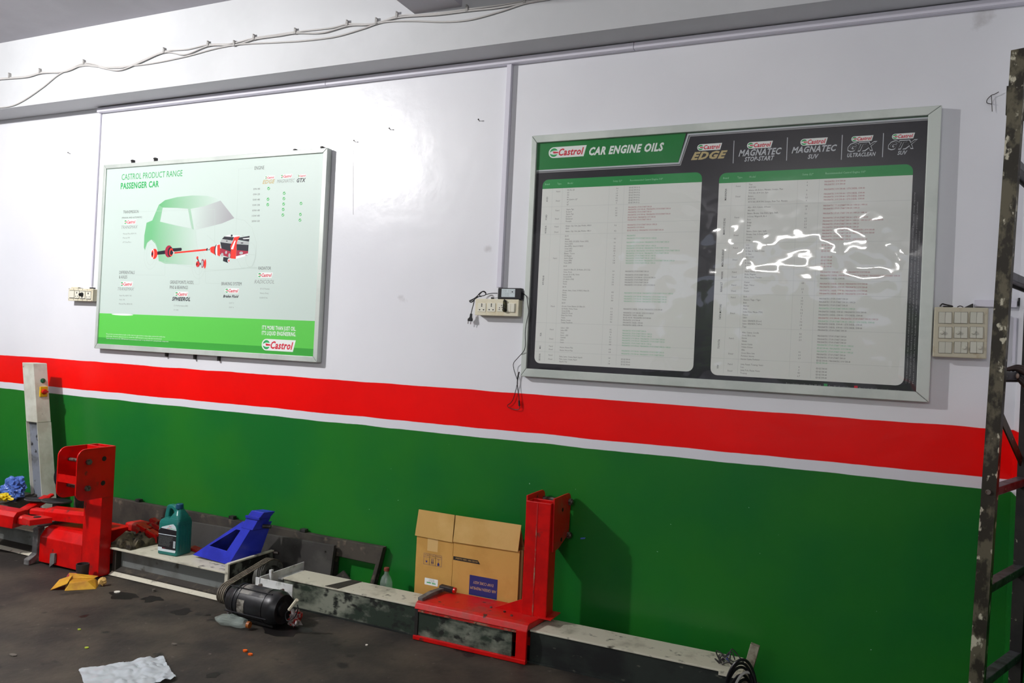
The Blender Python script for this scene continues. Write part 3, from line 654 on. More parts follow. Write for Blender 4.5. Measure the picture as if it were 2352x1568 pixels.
Q.poly('ban', [(il, ubl[1]), (dbl[0], ubl[1]), (dtl[0], zst+0.006), (dtl[0]+0.006, it_), (il, it_)], 0.001)
Q.rect('ban2', dtl[0]+0.006, zst, ir, it_, 0.001)
Q.line('sil', [(il, ubl[1]-0.004), (dbl[0]+0.004, ubl[1]-0.004), (dtl[0]+0.01, zst-0.004), (ir, zst-0.004)], 0.008, 0.0016)
Q.line('fine', [(il, ubl[1]-0.013), (dbl[0]+0.010, ubl[1]-0.013), (dtl[0]+0.018, zst-0.012), (ir, zst-0.012)], 0.004, 0.0014)
LG(275, 570, 400, True, cA, Q, K2)
PT(Q, cA, 'lw', 'CAR ENGINE OILS', 705, 535, 1495, 76, bold=0.045, shear=0.3)
LG(1850, 492, 262, True, cA, Q, K2); PT(Q, cA, 'gold', 'EDGE', 1785, 584, 2170, 72, bold=0.05, shear=0.4)
LG(468, 414, 240, True, cC, Q, K2); PT(Q, cC, 'slv', 'MAGNATEC', 390, 482, 790, 56, bold=0.03, shear=0.32); PT(Q, cC, 'slv', 'STOP-START', 445, 530, 722, 38, bold=0.03, shear=0.3)
LG(965, 385, 254, True, cC, Q, K2); PT(Q, cC, 'slv', 'MAGNATEC', 884, 453, 1305, 54, bold=0.03, shear=0.32); PT(Q, cC, 'slv', 'SUV', 1035, 505, 1136, 38, bold=0.03, shear=0.3)
LG(1440, 348, 205, True, cC, Q, K2); PT(Q, cC, 'slv', 'GTX', 1405, 438, 1680, 76, bold=0.055, shear=0.42); PT(Q, cC, 'blk', 'GTX', 1411, 432, 1668, 66, bold=0.02, shear=0.42, l=0.002); PT(Q, cC, 'slv', 'ULTRACLEAN', 1402, 490, 1668, 34, bold=0.03, shear=0.3)
LG(1818, 326, 214, True, cC, Q, K2); PT(Q, cC, 'slv', 'GTX', 1782, 420, 2058, 76, bold=0.055, shear=0.42); PT(Q, cC, 'blk', 'GTX', 1788, 414, 2046, 66, bold=0.02, shear=0.42, l=0.002); PT(Q, cC, 'slv', 'SUV', 1870, 468, 1962, 34, bold=0.03, shear=0.3)
for a, bb_ in (((348,338),(341,545)),((846,308),(838,520)),((1357,285),(1348,512)),((1740,268),(1732,488))):
    u1, v1 = qa(cC, *a); u2, v2 = qa(cC, *bb_); Q.line('sil', [((u1+u2)/2, v1), ((u1+u2)/2, v2)], 0.003, 0.001)
cards = {}
for nm, (TL, TR, BR, BL, hl, hr) in {'L': ((1247,412),(1614,396),(1591,855),(1227,832),(1247,432),(1613,420)), 'R': ((1654,396),(2099,378),(2074,886),(1630,860),(1653,418),(2098,405))}.items():
    q = [Q.uv(W(*p, Q.y)) for p in (TL, TR, BR, BL)]; a0 = (q[0][0]+q[3][0])/2; a1 = (q[1][0]+q[2][0])/2; v1 = (q[0][1]+q[1][1])/2; v0 = (q[2][1]+q[3][1])/2
    vh = (Q.uv(W(*hl, Q.y))[1]+Q.uv(W(*hr, Q.y))[1])/2; cards[nm] = (a0, a1, v0, v1, vh)
    Q.rrect('card', a0, v0, a1, v1, 0.03, 0.001); Q.rrect('head', a0, vh, a1, v1, 0.03, 0.0015, corners=(0, 0, 1, 1))
SS = 'MAGNATEC STOP-START 5W-30'; SU = 'MAGNATEC SUV 5W-40'; MD = 'MAGNATEC DIESEL 15W-40'; GX = 'GTX SUV 5W-30'; GD = 'GTX DIESEL 15W-40'; E4 = 'EDGE 5W-40'; E3 = 'EDGE 5W-30 LL'; O2 = '0W-20'
def J(*a): return ' / '.join(a)
XSC = (abs(qa(cA, 1710, 1100)[0]-qa(cA, 1122, 1100)[0]), J(SU, SS))
CAPH = 0.0070
def rows(cA_, off, x, data, key='k', xs=0.80, al='L', drift=-0.019*4.6):
    u = qa(cA_, x, 900)[0]
    for y, s_ in data:
        v = qa(cA_, x, y+off)[1]-CAPH/2; Q.text(key, s_, u, v, CAPH, xs=xs, align=al, res=1, l=0.0018)
mL = '905|A4, A6, Q5;932|Q3;957|A4;982|A6;1006|A6 Quattro, Q7;1032|Q7;1058|Q5;1110|Aspire, Figo;1135|Ecosport;1160|Aspire, Figo;1185|Ecosport;1210|Endeavour;1236|Freestyle;1285|Amaze, City, Civic, Jazz, Mobilio, WR-V;1312|CR-V;1342|Amaze, City, Civic, Jazz, Mobilio, WR-V;1392|BS-VI;1425|Alcazar;1450|Aura (GDI), i20 (GDI), Venue (GDI),;1475|Verna (GDI);1500|Aura (MPI), Grand i10 NIOS;1526|Creta (GDI);1551|Creta (MPI);1576|Elantra / Tucson;1602|i20 (Kappa);1627|Santro (New);1652|Venue (MPI);1676|Verna (MPI);1711|BS-IV;1748|Grand i10, Elite i20, i20 Active, i20 (1.2L),;1773|Verna, Xcent;1799|Accent, i20 (1.4L), Verna;1824|Creta (2018);1849|i10, Santro (Old);1874|Sonata;1898|Venue;1931|BS-VI;1968|Alcazar, Aura, Creta, i10 NIOS, New i20,;1991|Verna;2016|Elantra;2041|Tucson;2066|Venue;2101|BS-IV;2136|Accent, Creta, Elantra, i20, Elite i20,;2162|i20 Active, Verna, Venue;2186|Creta (2018);2209|Grand i10, Xcent;2233|Next Gen Verna;2257|Venue;2284|Elantra, Sonata;2308|Sonata Transform;2366|Seltos - GDI;2392|Seltos MPI;2418|Sonet;2444|Sonet - GDI;2468|Carnival;2494|Seltos;2520|Sonet;2573|Hector, Hector Plus;2604|Hector, Hector Plus;2671|Fabia, Laura, Octavia, Rapid, Superb;2698|Fabia, Laura, Octavia, Rapid;2724|Superb, Yeti'
sL = '887|4.6;913|4;939|6.9;964|3.8;990|8.2;1016|4.3;1042|5;1095|4.1;1122|4.1;1148|3.8;1174|3.8;1278|3.6;1337|4.2;1420|4.3;1460|3.6;1498|3.6;1523|4.3;1549|3.8;1575|4;1601|3.4;1627|3;1652|3.8;1677|3.8;1764|3.6;1802|3.3;1829|3.6;1855|3.1;1881|4.3;1906|3.6;1988|4.8;2025|5.9;2050|7.6;2076|4.8;2161|5.3;2196|5.3;2224|4.8;2251|5.3;2276|5.3;2304|4.6;2386|4.2;2413|3.8;2439|4;2466|3.6;2492|6.5;2518|4.8;2544|4.8;2596|4.8;2626|4.8;2689|3.8;2721|4;2748|3.8'
def prs(s): return [(float(q.split('|')[0]), q.split('|')[1]) for q in s.split(';')]
U_ = lambda c, x, y: qa(c, x, y)[0]
def col(c, uL, data, key, al='L', xs=0.80, xpx=500):
    for y, s_ in data:
        Q.text(key, s_, uL, qa(c, xpx, y)[1]-CAPH/2, CAPH, xs=xs, align=al, res=1, l=0.0018)
col(cA, U_(cA, 475, 920), prs(mL), 'k', xpx=475); col(cA, U_(cA, 1003, 920), prs(sL), 'k', 'C', xpx=1003)
recoL = [('k', [(880+26.5*i, E3) for i in range(7)]),
 ('r', [(1088, SS), (1113, J(SU, SS)), (1140, SS), (1168, J(SU, SS)), (1196, J(E4, SU)), (1222, SS), (1275, J(SS, O2)), (1303, SU), (1333, J(E3, SS))]),
 ('g', [(1388, 'MAGNATEC'), (1418, J(SS, O2)), (1460, J(SU, SS)), (1497, J(SS, O2)), (1522, J(SU, SS)), (1550, J(E4, SU, SS)), (1576, J(SU, SS)), (1602, J(SS, O2)), (1628, J(SS, O2)), (1654, J(SU, SS, O2)), (1679, J(SS, O2)),
        (1996, J(SU, SS, O2)), (2032, J(SU, SS)), (2058, J(SU, SS)), (2084, J(SU, SS)), (2396, SS), (2424, J(SS, O2)), (2449, J(SS, O2)), (2476, J(SU, SS)), (2501, J(SU, SS)), (2528, J(SS, O2)), (2554, J(SU, SS, O2)), (2611, J(SU, SS)), (2641, J(SU, SS))]),
 ('k', [(1767, SS), (1804, SS), (1831, J(SU, GX)), (1857, SS), (1883, SS), (1910, J(SU, GX)), (2166, J(MD, SU)), (2206, J(SU, GX)), (2231, MD), (2257, J(E4, SU)), (2284, SU), (2310, MD), (2336, MD), (2701, E4), (2729, E4), (2756, E4)])]
RX_ = 0.76
for k, d in recoL: col(cA, U_(cA, 1130, 920), d, k, xs=RX_, xpx=1133)
col(cA, U_(cA, 360, 922), [(922, 'Petrol'), (1020, 'Diesel'), (1122, 'Petrol'), (1210, 'Diesel'), (1293, 'Petrol'), (1350, 'Diesel'), (1628, 'Petrol'), (2136, 'Diesel'), (2383, 'Petrol'), (2483, 'Diesel'), (2561, 'Petrol'), (2594, 'Diesel'), (2656, 'Petrol'), (2698, 'Diesel')], 'k', xpx=360)
for y, s_ in ((995, 'AUDI'), (1185, 'FORD'), (1320, 'HONDA'), (1846, 'HYUNDAI'), (2426, 'KIA'), (2571, 'MG'), (2671, 'SKODA')):
    Q.text('b', s_, U_(cA, 270, 995), qa(cA, 262, y)[1]-0.0042*len(s_), 0.0082, xs=0.85, res=1, rot=90, bold=0.008, l=0.0018)
for x, s_ in ((240, 'Brand'), (370, 'Type'), (480, 'Model'), (960, 'Sump (L)*'), (1140, 'Recommended Castrol Engine Oil*')): Q.text('hd', s_, U_(cA, x, 830), (cards['L'][3]+cards['L'][4])/2-0.004, 0.0085, xs=0.85, res=1, l=0.0022, bold=0.012)
mR = '745|Thar;771|XUV 300;798|Alturas G4, Bolero, Marazzo, Scorpio, Thar,;825|TUV 300, XUV 500, Xylo;854|Bolero;880|KUV 100;907|XUV 300, XUV 500, Scorpio, New Thar, Marazzo;957|Alto - K10, Celerio, S-Presso;986|Alto 800;1013|Baleno, Brezza, Ciaz, Dzire, Ignis, Swift,;1042|S-Cross, Wagon R, XL 6;1070|Eeco;1097|Ertiga;1125|Estilo;1152|Sx4;1180|Baleno, Dzire, Ignis, Swift;1207|Brezza, Ciaz, S-Cross, Sx4;1235|Celerio;1262|Ertiga;1308|CLS;1336|E 250;1364|E Class, R Class, S Class;1392|C Class;1420|CLS, E 250;1448|E Class;1475|R Class;1502|S Class;1553|Micra, Sunny, Terrano;1580|Kicks, Magnite;1608|Micra, Sunny, Terrano;1654|Duster;1681|Kiger, Triber;1709|Kwid;1736|Duster;1789|Bolt;1818|Nexon / Tiago / Tigor;1846|Bolt;1874|Harrier;1902|Hexa;1931|Indica Vista, Manza (TDI);1958|Nexon;1984|Safari;2014|Sumo GRANDE (Dicor);2041|Sumo GRANDE (Turbo);2069|Tiago;2123|Altis, Camry, Corolla;2150|Cross, Etios, Liva;2175|Innova;2203|Glanza;2232|Innova Crysta;2259|Urban Cruiser;2286|Altis;2315|Cross, Etios, Liva;2342|Fortuner, Innova;2371|Innova Crysta, Fortuner;2421|Jetta, Passat, Touareg, Vento;2448|Polo;2476|Jetta, Polo, Passat, Vento;2503|Touareg'
sR = '723|6;752|4;797|6;838|5;866|3.5;893|6;945|2.8;974|3;1015|3.1;1060|4.2;1087|3.7;1115|2.9;1143|4.2;1663|4.8;1718|2.5;1748|5;1801|4;1828|3.5;1856|3.2;1886|5;1914|7.5;1943|5.5;1970|5;1998|5;2027|7.5;2055|6.8;2085|4;2138|4.2;2167|2.9;2196|5.9;2308|4.1;2338|3.9;2367|6.9;2448|4;2476|3;2503|4.5;2533|6.7'
col(cC, U_(cC, 487, 745), prs(mR), 'k', xpx=487); col(cC, U_(cC, 1030, 745), prs(sR), 'k', 'C', xpx=1030)
recoR = [('r', [(717, SU), (745, SU), (790, J(SU, GD)), (833, J(SU, GD)), (860, J(SU, GD)), (887, J(SU, GD)), (942, J(SS, O2, '0W-16')), (970, J(SS, O2)), (1014, J(SS, O2, '0W-16')), (1056, J(SS, GX)), (1084, J(SS, O2, '0W-16', GX)), (1114, J(SS, O2)), (1143, J(SS, O2)), (1172, J(SS, SU)), (1200, J(SS, SU)), (1228, SS), (1258, J(SS, GX)),
  (1308, E4), (1336, E4), (1364, E4), (1420, E4), (1451, E4), (1480, E4), (1508, E4), (1560, 'MAGNATEC 10W-40 / 15W-40 / '+SU), (1591, J(MD, SU, SS)), (1668, J(MD, SU)), (1698, J(MD, SU)), (1731, J(MD, SU)), (1760, J(MD, SU)), (1988, J(SU, SS, O2))]),
 ('k', [(1620, MD), (1808, SS), (1838, J(SS, O2)), (1868, SS), (1928, J(MD, SU)), (1958, J(MD, GD)), (2043, J(MD, GD)), (2073, J(MD, GD)), (2101, SS), (2156, SS), (2186, SS), (2213, SS), (2328, SS), (2356, SS), (2386, J(E4, SU)), (2461, E4), (2490, E4), (2518, E4), (2546, E4)]),
 ('g', [(1898, J(SS, O2)), (2018, J(SS, O2, GD)), (2240, J(SS, O2)), (2270, J(E4, SU)), (2300, J(SS, O2)), (2408, E4)])]
for k, d in recoR: col(cC, U_(cC, 1190, 760), d, k, xs=RX_, xpx=1192)
col(cC, U_(cC, 368, 762), [(762, 'Petrol'), (857, 'Diesel'), (1052, 'Petrol'), (1217, 'Diesel'), (1335, 'Petrol'), (1445, 'Diesel'), (1560, 'Petrol'), (1605, 'Diesel'), (1681, 'Petrol'), (1735, 'Diesel'), (1796, 'Petrol'), (1943, 'Diesel'), (2178, 'Petrol'), (2321, 'Diesel'), (2419, 'Petrol'), (2481, 'Diesel')], 'k', xpx=360)
for y, s_ in ((830, 'MAHINDRA'), (1110, 'MARUTI SUZUKI'), (1408, 'MERCEDES-BENZ'), (1578, 'NISSAN'), (1690, 'RENAULT'), (1918, 'TATA MOTORS'), (2228, 'TOYOTA'), (2446, 'VW')):
    Q.text('b', s_, U_(cC, 280, 830), qa(cC, 262, y)[1]-0.0037*len(s_), 0.0082, xs=0.82, res=1, rot=90, bold=0.008, l=0.0018)
for x, s_ in ((248, 'Brand'), (380, 'Type'), (492, 'Model'), (985, 'Sump (L)*'), (1200, 'Recommended Castrol Engine Oil*')): Q.text('hd', s_, U_(cC, x, 670), (cards['R'][3]+cards['R'][4])/2-0.004, 0.0085, xs=0.85, res=1, l=0.0022, bold=0.012)
for nm, c, ys, vx in (('L', cA, (1070, 1255, 1368, 2325, 2535, 2638), (320, 425, 920, 1078)), ('R', cC, (930, 1285, 1532, 1640, 1772, 2088, 2385), (322, 455, 935, 1135))):
    a0, a1, v0, v1, vh = cards[nm]
    for y in ys: v = qa(c, 700, y)[1]; Q.line('ln', [(a0, v), (a1, v)], 0.0012, 0.0013)
    for x in vx: u = U_(c, x, 900); Q.line('ln', [(u, v0+0.01), (u, vh)], 0.0010, 0.0013)
PT(Q, cD, 'fine', 'For vehicles earlier than BS-VI', 833, 1308, 1155, 16); PT(Q, cD, 'fine', 'For BS-VI vehicles', 1232, 1332, 1430, 16); PT(Q, cD, 'fine', 'For both BS-VI and earlier vehicles', 1515, 1352, 1910, 16)
PP(Q, cD, 'head', [(1185, 1330), (1218, 1332), (1218, 1302), (1185, 1300)]); PP(Q, cD, 'lr', [(1467, 1350), (1500, 1352), (1500, 1322), (1467, 1320)])
ub = U_(cD, 1985, 700)
for i, s_ in enumerate(('*The information on this chart is valid as published at the time of print. Please refer to the owner manual for exact sump capacity', 'The Castrol products listed here are recommended grades for use under normal driving conditions in passenger vehicles', 'Please consult the vehicle handbook for drain intervals and approved specifications')):
    Q.text('fine', s_, ub+0.012*i, cards['R'][2]+0.01, 0.0048, width=(0.78, 0.74, 0.62)[i], res=1, rot=90)
# wrinkled clear film stretched over the chart, slack in the middle and at the lower edge
b = NB(); nx, nz = 150, 100; vv = []
fx0, fx1, fz0, fz1 = X0+0.024, X1-0.042, Z0+0.034, Z1-0.03
for j in range(nz+1):
    for i in range(nx+1):
        s_, r_ = i/nx, j/nz; x = fx0+(fx1-fx0)*s_; z = fz0+(fz1-fz0)*r_
        p = Vector((x, 0, z)); wv = 0.0
        slack = max(0.0, 1-abs(r_-0.50)/0.30)*(0.45+0.55*min(1, s_*1.6))+max(0, 1-r_/0.22)*0.9+max(0, 1-s_/0.07)*1.1+0.12
        if r_ > 0.80: slack = 0.05+max(0, 1-s_/0.07)*0.4
        wv += noise.noise(Vector((x*4.5, 3.1, z*6.0)))*0.0055+noise.noise(Vector((x*11, 8.2, z*14)))*0.0026+noise.noise(Vector((x*26, 1.2, z*30)))*0.0009-abs(noise.noise(Vector((x*8.5, 2.2, z*11))))*0.004
        fold = -abs(noise.noise(Vector((x*3.0, 5.5, z*3.4+0.4*math.sin(x*3)))))*0.008*slack
        edge = min(1, s_*22, (1-s_)*22, r_*22, (1-r_)*22)
        y = Y2+0.0045+(wv*slack+fold*0.5)*edge*0.62
        y = min(y, Y2+0.0105)
        vv.append(b.verts.new((x, y, z)))
for j in range(nz):
    for i in range(nx):
        b.faces.new((vv[j*(nx+1)+i], vv[j*(nx+1)+i+1], vv[(j+1)*(nx+1)+i+1], vv[(j+1)*(nx+1)+i]))
obj('clear_film', b, FILM, t2, label='wrinkled clear plastic film', smooth=True)

# ================================================================== ELECTRICAL BOARDS ON THE WALL
def depth_of(front, back):
    """how far a box stands off the wall, from the sight lines of a front and a back corner of its side"""
    xb = W(back[0], back[1], 0).x; a = W(front[0], front[1], 0).x; c = W(front[0], front[1], -0.1).x
    return 0.1*(xb-a)/(c-a)
def holes(name, parent, pts, y, rx, rz, m=HOLE):
    for (x, z) in pts:
        b = NB(); lathe(b, (x, y, z), (0, -1, 0), [(-0.001, rx), (0.0006, rx)], 12)
        for v in b.verts: v.co.z = z+(v.co.z-z)*rz/rx
        obj(name, b, m, parent)
# centre socket board
z3 = crop(1070, 640, 13.067)
D0 = 0.052
fl = W(*z3(272, 858), -D0); fr = W(*z3(1580, 865), -D0); zt = W(*z3(930, 607), -D0).z; zb = W(*z3(930, 1112), -D0).z
t = thing('socket_board', 'cream three-socket board with one scorched plug beside the oil chart', 'socket board', ((fl.x+fr.x)/2, -0.03, zb), group='wall socket boards')
b = NB(); box(b, fl.x+0.002, fr.x-0.001, -D0+0.008, -0.001, zb+0.002, zt-0.002); obj('back_box', b, CREAM, t, bevel=0.003)
b = NB(); box(b, fl.x, fr.x, -D0, -D0+0.008, zb, zt); obj('face_plate', b, CREAM, t, bevel=0.003)
def modrect(c, x0_, y0_, x1_, y1_, d):
    a = W(*c(x0_, (y0_+y1_)/2), -d); e = W(*c(x1_, (y0_+y1_)/2), -d); f_ = W(*c((x0_+x1_)/2, y0_), -d); g = W(*c((x0_+x1_)/2, y1_), -d)
    return a.x, e.x, g.z, f_.z
for k, (ax, bx) in enumerate(((362, 602), (650, 888), (945, 1185))):
    xa, xb, za, zc = modrect(z3, ax, 728, bx, 992, D0); w = xb-xa; h = zc-za
    b = NB(); box(b, xa, xb, -D0-0.0025, -D0+0.002, za, zc); mo = obj('socket_module', b, CREAM2, t, bevel=0.0012)
    yf = -D0-0.0025
    if k < 2:
        holes('socket_hole', mo, [(xa+w*.5, za+h*.86), (xa+w*.5, za+h*.66)], yf, w*.075, h*.085); holes('socket_hole', mo, [(xa+w*.25, za+h*.24), (xa+w*.74, za+h*.24)], yf, w*.085, h*.07)
    else:
        holes('socket_hole', mo, [(xa+w*.3, za+h*.46), (xa+w*.27, za+h*.26), (xa+w*.56, za+h*.72), (xa+w*.62, za+h*.5)], yf, w*.06, h*.055)
xa, xb, za, zc = modrect(z3, 1240, 745, 1475, 1000, D0); xm = (xa+xb)/2
b = NB(); box(b, xa, xb+0.003, -D0-0.002, -D0+0.002, za-0.002, zc+0.002); mo = obj('switch_module', b, CREAM2, t, bevel=0.001)
b = NB(); extr(b, [(xa+.001, -D0-.002, za), (xm-.001, -D0-.002, za), (xm-.001, -D0-.002, zc), (xa+.001, -D0-.002, zc)], (0, -0.003, 0)); obj('rocker', b, CREAM2, mo, bevel=0.0008)
b = NB(); extr(b, [(xm+.001, -D0-.002, za), (xb-.001, -D0-.002, za), (xb-.001, -D0-.002, zc), (xm+.001, -D0-.002, zc)], (0, -0.005, 0)); obj('rocker', b, CREAM2, mo, bevel=0.0008)
a = W(*z3(1140, 640), -D0-.012); c = W(*z3(1150, 930), -D0-.012)
b = NB(); lathe(b, (c.x, -D0-.001, c.z), (0, -1, 0), [(0, .012), (.012, .0105), (.02, .006)], 12)
extr(b, [(c.x-.0105, -D0-.0015, c.z-.002), (c.x+.011, -D0-.0015, c.z-.002), (c.x+.0075, -D0-.0015, a.z-.004), (a.x, -D0-.0015, a.z+.006), (c.x-.009, -D0-.0015, a.z-.006)], (0, -.011, 0))
obj('scorched_plug', b, SCORCH, t, label='black and mossy green scorched plug', bevel=0.003)
b = NB(); e = W(*z3(790, 570), -0.03); rbar(b, (e.x-.008, -.025, zt+.006), (e.x+.006, -.025, zt+.006), .012, .008); obj('old_plug_stub', b, BLACKP, t, bevel=0.002)

# adapter on top of the board with its leads
q = [W(*z3(*p), -0.045) for p in ((965, 262), (1660, 300), (1650, 600), (948, 598))]
t = thing('power_adapter', 'black laptop-style power adapter with white label standing on the socket board', 'adapter', ((q[0].x+q[1].x)/2, -0.03, zt))
ax0 = (q[0].x+q[3].x)/2; ax1 = (q[1].x+q[2].x)/2; az1 = (q[0].z+q[1].z)/2+0.001
b = NB(); box(b, ax0, ax1, -0.045, -0.012, zt, az1); obj('case', b, BLACKP, t, bevel=0.004, seg=3)
lq = modrect(z3, 1072, 305, 1478, 548, 0.0455)
b = NB(); box(b, lq[0], lq[1], -0.0462, -0.0445, lq[2], lq[3]); obj('label_sticker', b, LABEL, t)
R = Print((0, -0.0462, 0), (1, 0, 0), (0, 0, 1)); R.y = -0.0462; PRINTS.append(R); R.reg('k', INKK, t, 'label_lettering')
lw_ = lq[1]-lq[0]; lh = lq[3]-lq[2]
for i, s_ in enumerate(('INPUT AC 100-240V', 'OUTPUT DC 12V 5A', 'SWITCHING ADAPTER', 'ADAPTER', 'MODEL 1205')):
    R.text('k', s_, lq[0]+lw_*(.10+.11*i)+.001, lq[2]+lh*.1, .0022, width=lh*(.8 if i != 3 else .45), rot=90, res=1, l=.0006, bold=0.02)
R.line('k', [(lq[0]+lw_*.66, lq[2]+lh*.45), (lq[0]+lw_*.94, lq[2]+lh*.45), (lq[0]+lw_*.94, lq[2]+lh*.85), (lq[0]+lw_*.66, lq[2]+lh*.85)], .0006, .0006, True); R.rect('k', lq[0]+lw_*.74, lq[2]+lh*.58, lq[0]+lw_*.86, lq[2]+lh*.7, .0006)
def zp(d, *p): return [W(*z3(x, y), -d) for x, y in p]
b = NB(); tube(b, zp(.03, (950,435),(880,435),(760,440),(620,468),(590,480),(605,430),(570,385),(525,372),(460,400),(400,450),(340,520),(250,590),(150,640),(112,655),(120,690),(160,700),(260,620),(380,540),(470,520),(560,500),(600,455),(560,400),(500,390),(440,440),(400,500),(470,530),(330,545),(180,645),(135,680),(170,705),(250,650)), .0021, 6, k=5)
obj('mains_lead_coil', b, BLACKP, t, smooth=True)
b = NB(); tube(b, zp(.025, (300,560),(255,640),(240,720),(205,850),(180,950),(158,1050)), .0022, 6); obj('mains_lead', b, BLACKP, t, smooth=True)
a, c = zp(.025, (158,1040), (135,1170)); e = zp(.025, (120,1250))[0]
b = NB(); extr(b, [Vector((p.x, -.018, p.z)) for p in zp(.025, (135,1045),(182,1045),(175,1150),(195,1210),(185,1275),(60,1270),(62,1205),(118,1150))], (0, -.012, 0)); pl = obj('mains_plug', b, BLACKP, t, bevel=.002)
for (u0, u1) in (((72,1270),(62,1350)), ((153,1275),(140,1365))):
    p0, p1 = zp(.024, u0, u1); b = NB(); cyl(b, p0, p1, .0018, n=8); obj('plug_pin', b, BOLT, pl)
b = NB(); tube(b, zp(.03, (1640,430),(1740,460),(1800,560)), .0032, 7); obj('strain_relief', b, BLACKP, t, smooth=True)
c8 = crop(1040, 620, 4.614)
pts = [W(*c8(x, y), -d) for x, y, d in ((758,255,.04),(785,290,.045),(795,380,.05),(802,450,.052),(780,560,.052),(768,660,.052),(768,800,.052),(750,860,.05),(690,930,.03),(645,985,.02),(645,1040,.015),(665,1110,.012),(685,1170,.012),(680,1220,.01),(660,1300,.01),(638,1370,.01),(610,1410,.01),(582,1430,.01),(590,1455,.01),(640,1472,.01),(690,1478,.012),(710,1460,.012),(706,1440,.012))]
b = NB(); tube(b, pts, .0017, 6); obj('output_lead', b, BLACKP, t, smooth=True)
b = NB(); tube(b, [W(*c8(x, y), -.012) for x, y in ((703,1078),(692,1120),(686,1160),(684,1205),(690,1270),(700,1340),(703,1390))], [.0032, .0032, .0026, .0019, .0018, .0018], 7); obj('connector_lead', b, BLACKP, t, smooth=True)
b = NB(); p0, p1 = W(*c8(702, 1380), -.012), W(*c8(706, 1440), -.012); cyl(b, p0, p1, .0045, .005, 10); obj('inline_connector', b, IRON, t, smooth=False)

# left socket board (partly behind the product poster)
z4 = crop(120, 600, 11.2)
D1 = 0.05
fl = W(*z4(412, 840), -D1); frr = W(*z4(1040, 880), -D1); zt = (W(*z4(430, 682), -D1).z+W(*z4(1040, 712), -D1).z)/2; zb = (W(*z4(405, 1000), -D1).z+W(*z4(1040, 1042), -D1).z)/2
t = thing('socket_board', 'cream wall socket board half hidden behind the product range poster', 'socket board', ((fl.x+frr.x)/2, -0.03, zb), group='wall socket boards')
b = NB(); box(b, fl.x+.002, frr.x-.001, -D1+.008, -.001, zb+.002, zt-.002); obj('back_box', b, CREAM, t, bevel=.003)
b = NB(); box(b, fl.x, frr.x, -D1, -D1+.008, zb, zt); obj('face_plate', b, CREAM, t, bevel=.003)
for k, (ax, bx, ay, by) in enumerate(((450, 572, 755, 935), (588, 700, 762, 945), (722, 850, 770, 955), (872, 1000, 782, 965))):
    xa, xb, za, zc = modrect(z4, ax, ay, bx, by, D1); w = xb-xa; h = zc-za
    b = NB(); box(b, xa-.001, xb+.001, -D1-.0008, -D1+.002, za-.004, zc+.003); obj('module_gap', b, HOLE, t)
    b = NB(); box(b, xa, xb, -D1-.004, -D1+.002, za, zc); mo = obj('rocker' if k == 0 else 'socket_module', b, CREAM2, t, bevel=.001)
    if k in (1, 3): holes('socket_hole', mo, [(xa+w*.5, za+h*.75)], -D1-.004, w*.09, h*.14); holes('socket_hole', mo, [(xa+w*.25, za+h*.25), (xa+w*.72, za+h*.27)], -D1-.004, w*.07, h*.07)
    if k == 2:
        b = NB(); cyl(b, (xa+w*.45, -D1-.004, za+h*.55), (xa+w*.5, -D1-.022, za+h*.5), w*.30, w*.22, 12); obj('black_plug', b, BLACKP, mo)
for (px, py) in ((438,702),(552,712),(672,718),(782,724),(903,735),(1022,742),(425,968),(545,978),(660,988),(776,995),(897,1005),(1015,1012)):
    c = W(*z4(px, py), -D1); b = NB(); cyl(b, (c.x, -D1, c.z), (c.x, -D1-.0012, c.z), .0026, n=8); obj('screw', b, BOLT, t)
for nm, m, (px0, px1), r in (('bell_push_cover', CREAM, (520, 700), .010), ('black_cap', BLACKP, (990, 1085), .009), ('wire_scraps', WIREM, (640, 770), .004)):
    a = W(*z4(px0, 690), -.03); c = W(*z4(px1, 700), -.03); b = NB(); rbar(b, (a.x, -.03, zt+r*.5), (c.x, -.03, zt+r*.5), .02, r); obj(nm, b, m, t, bevel=.002)

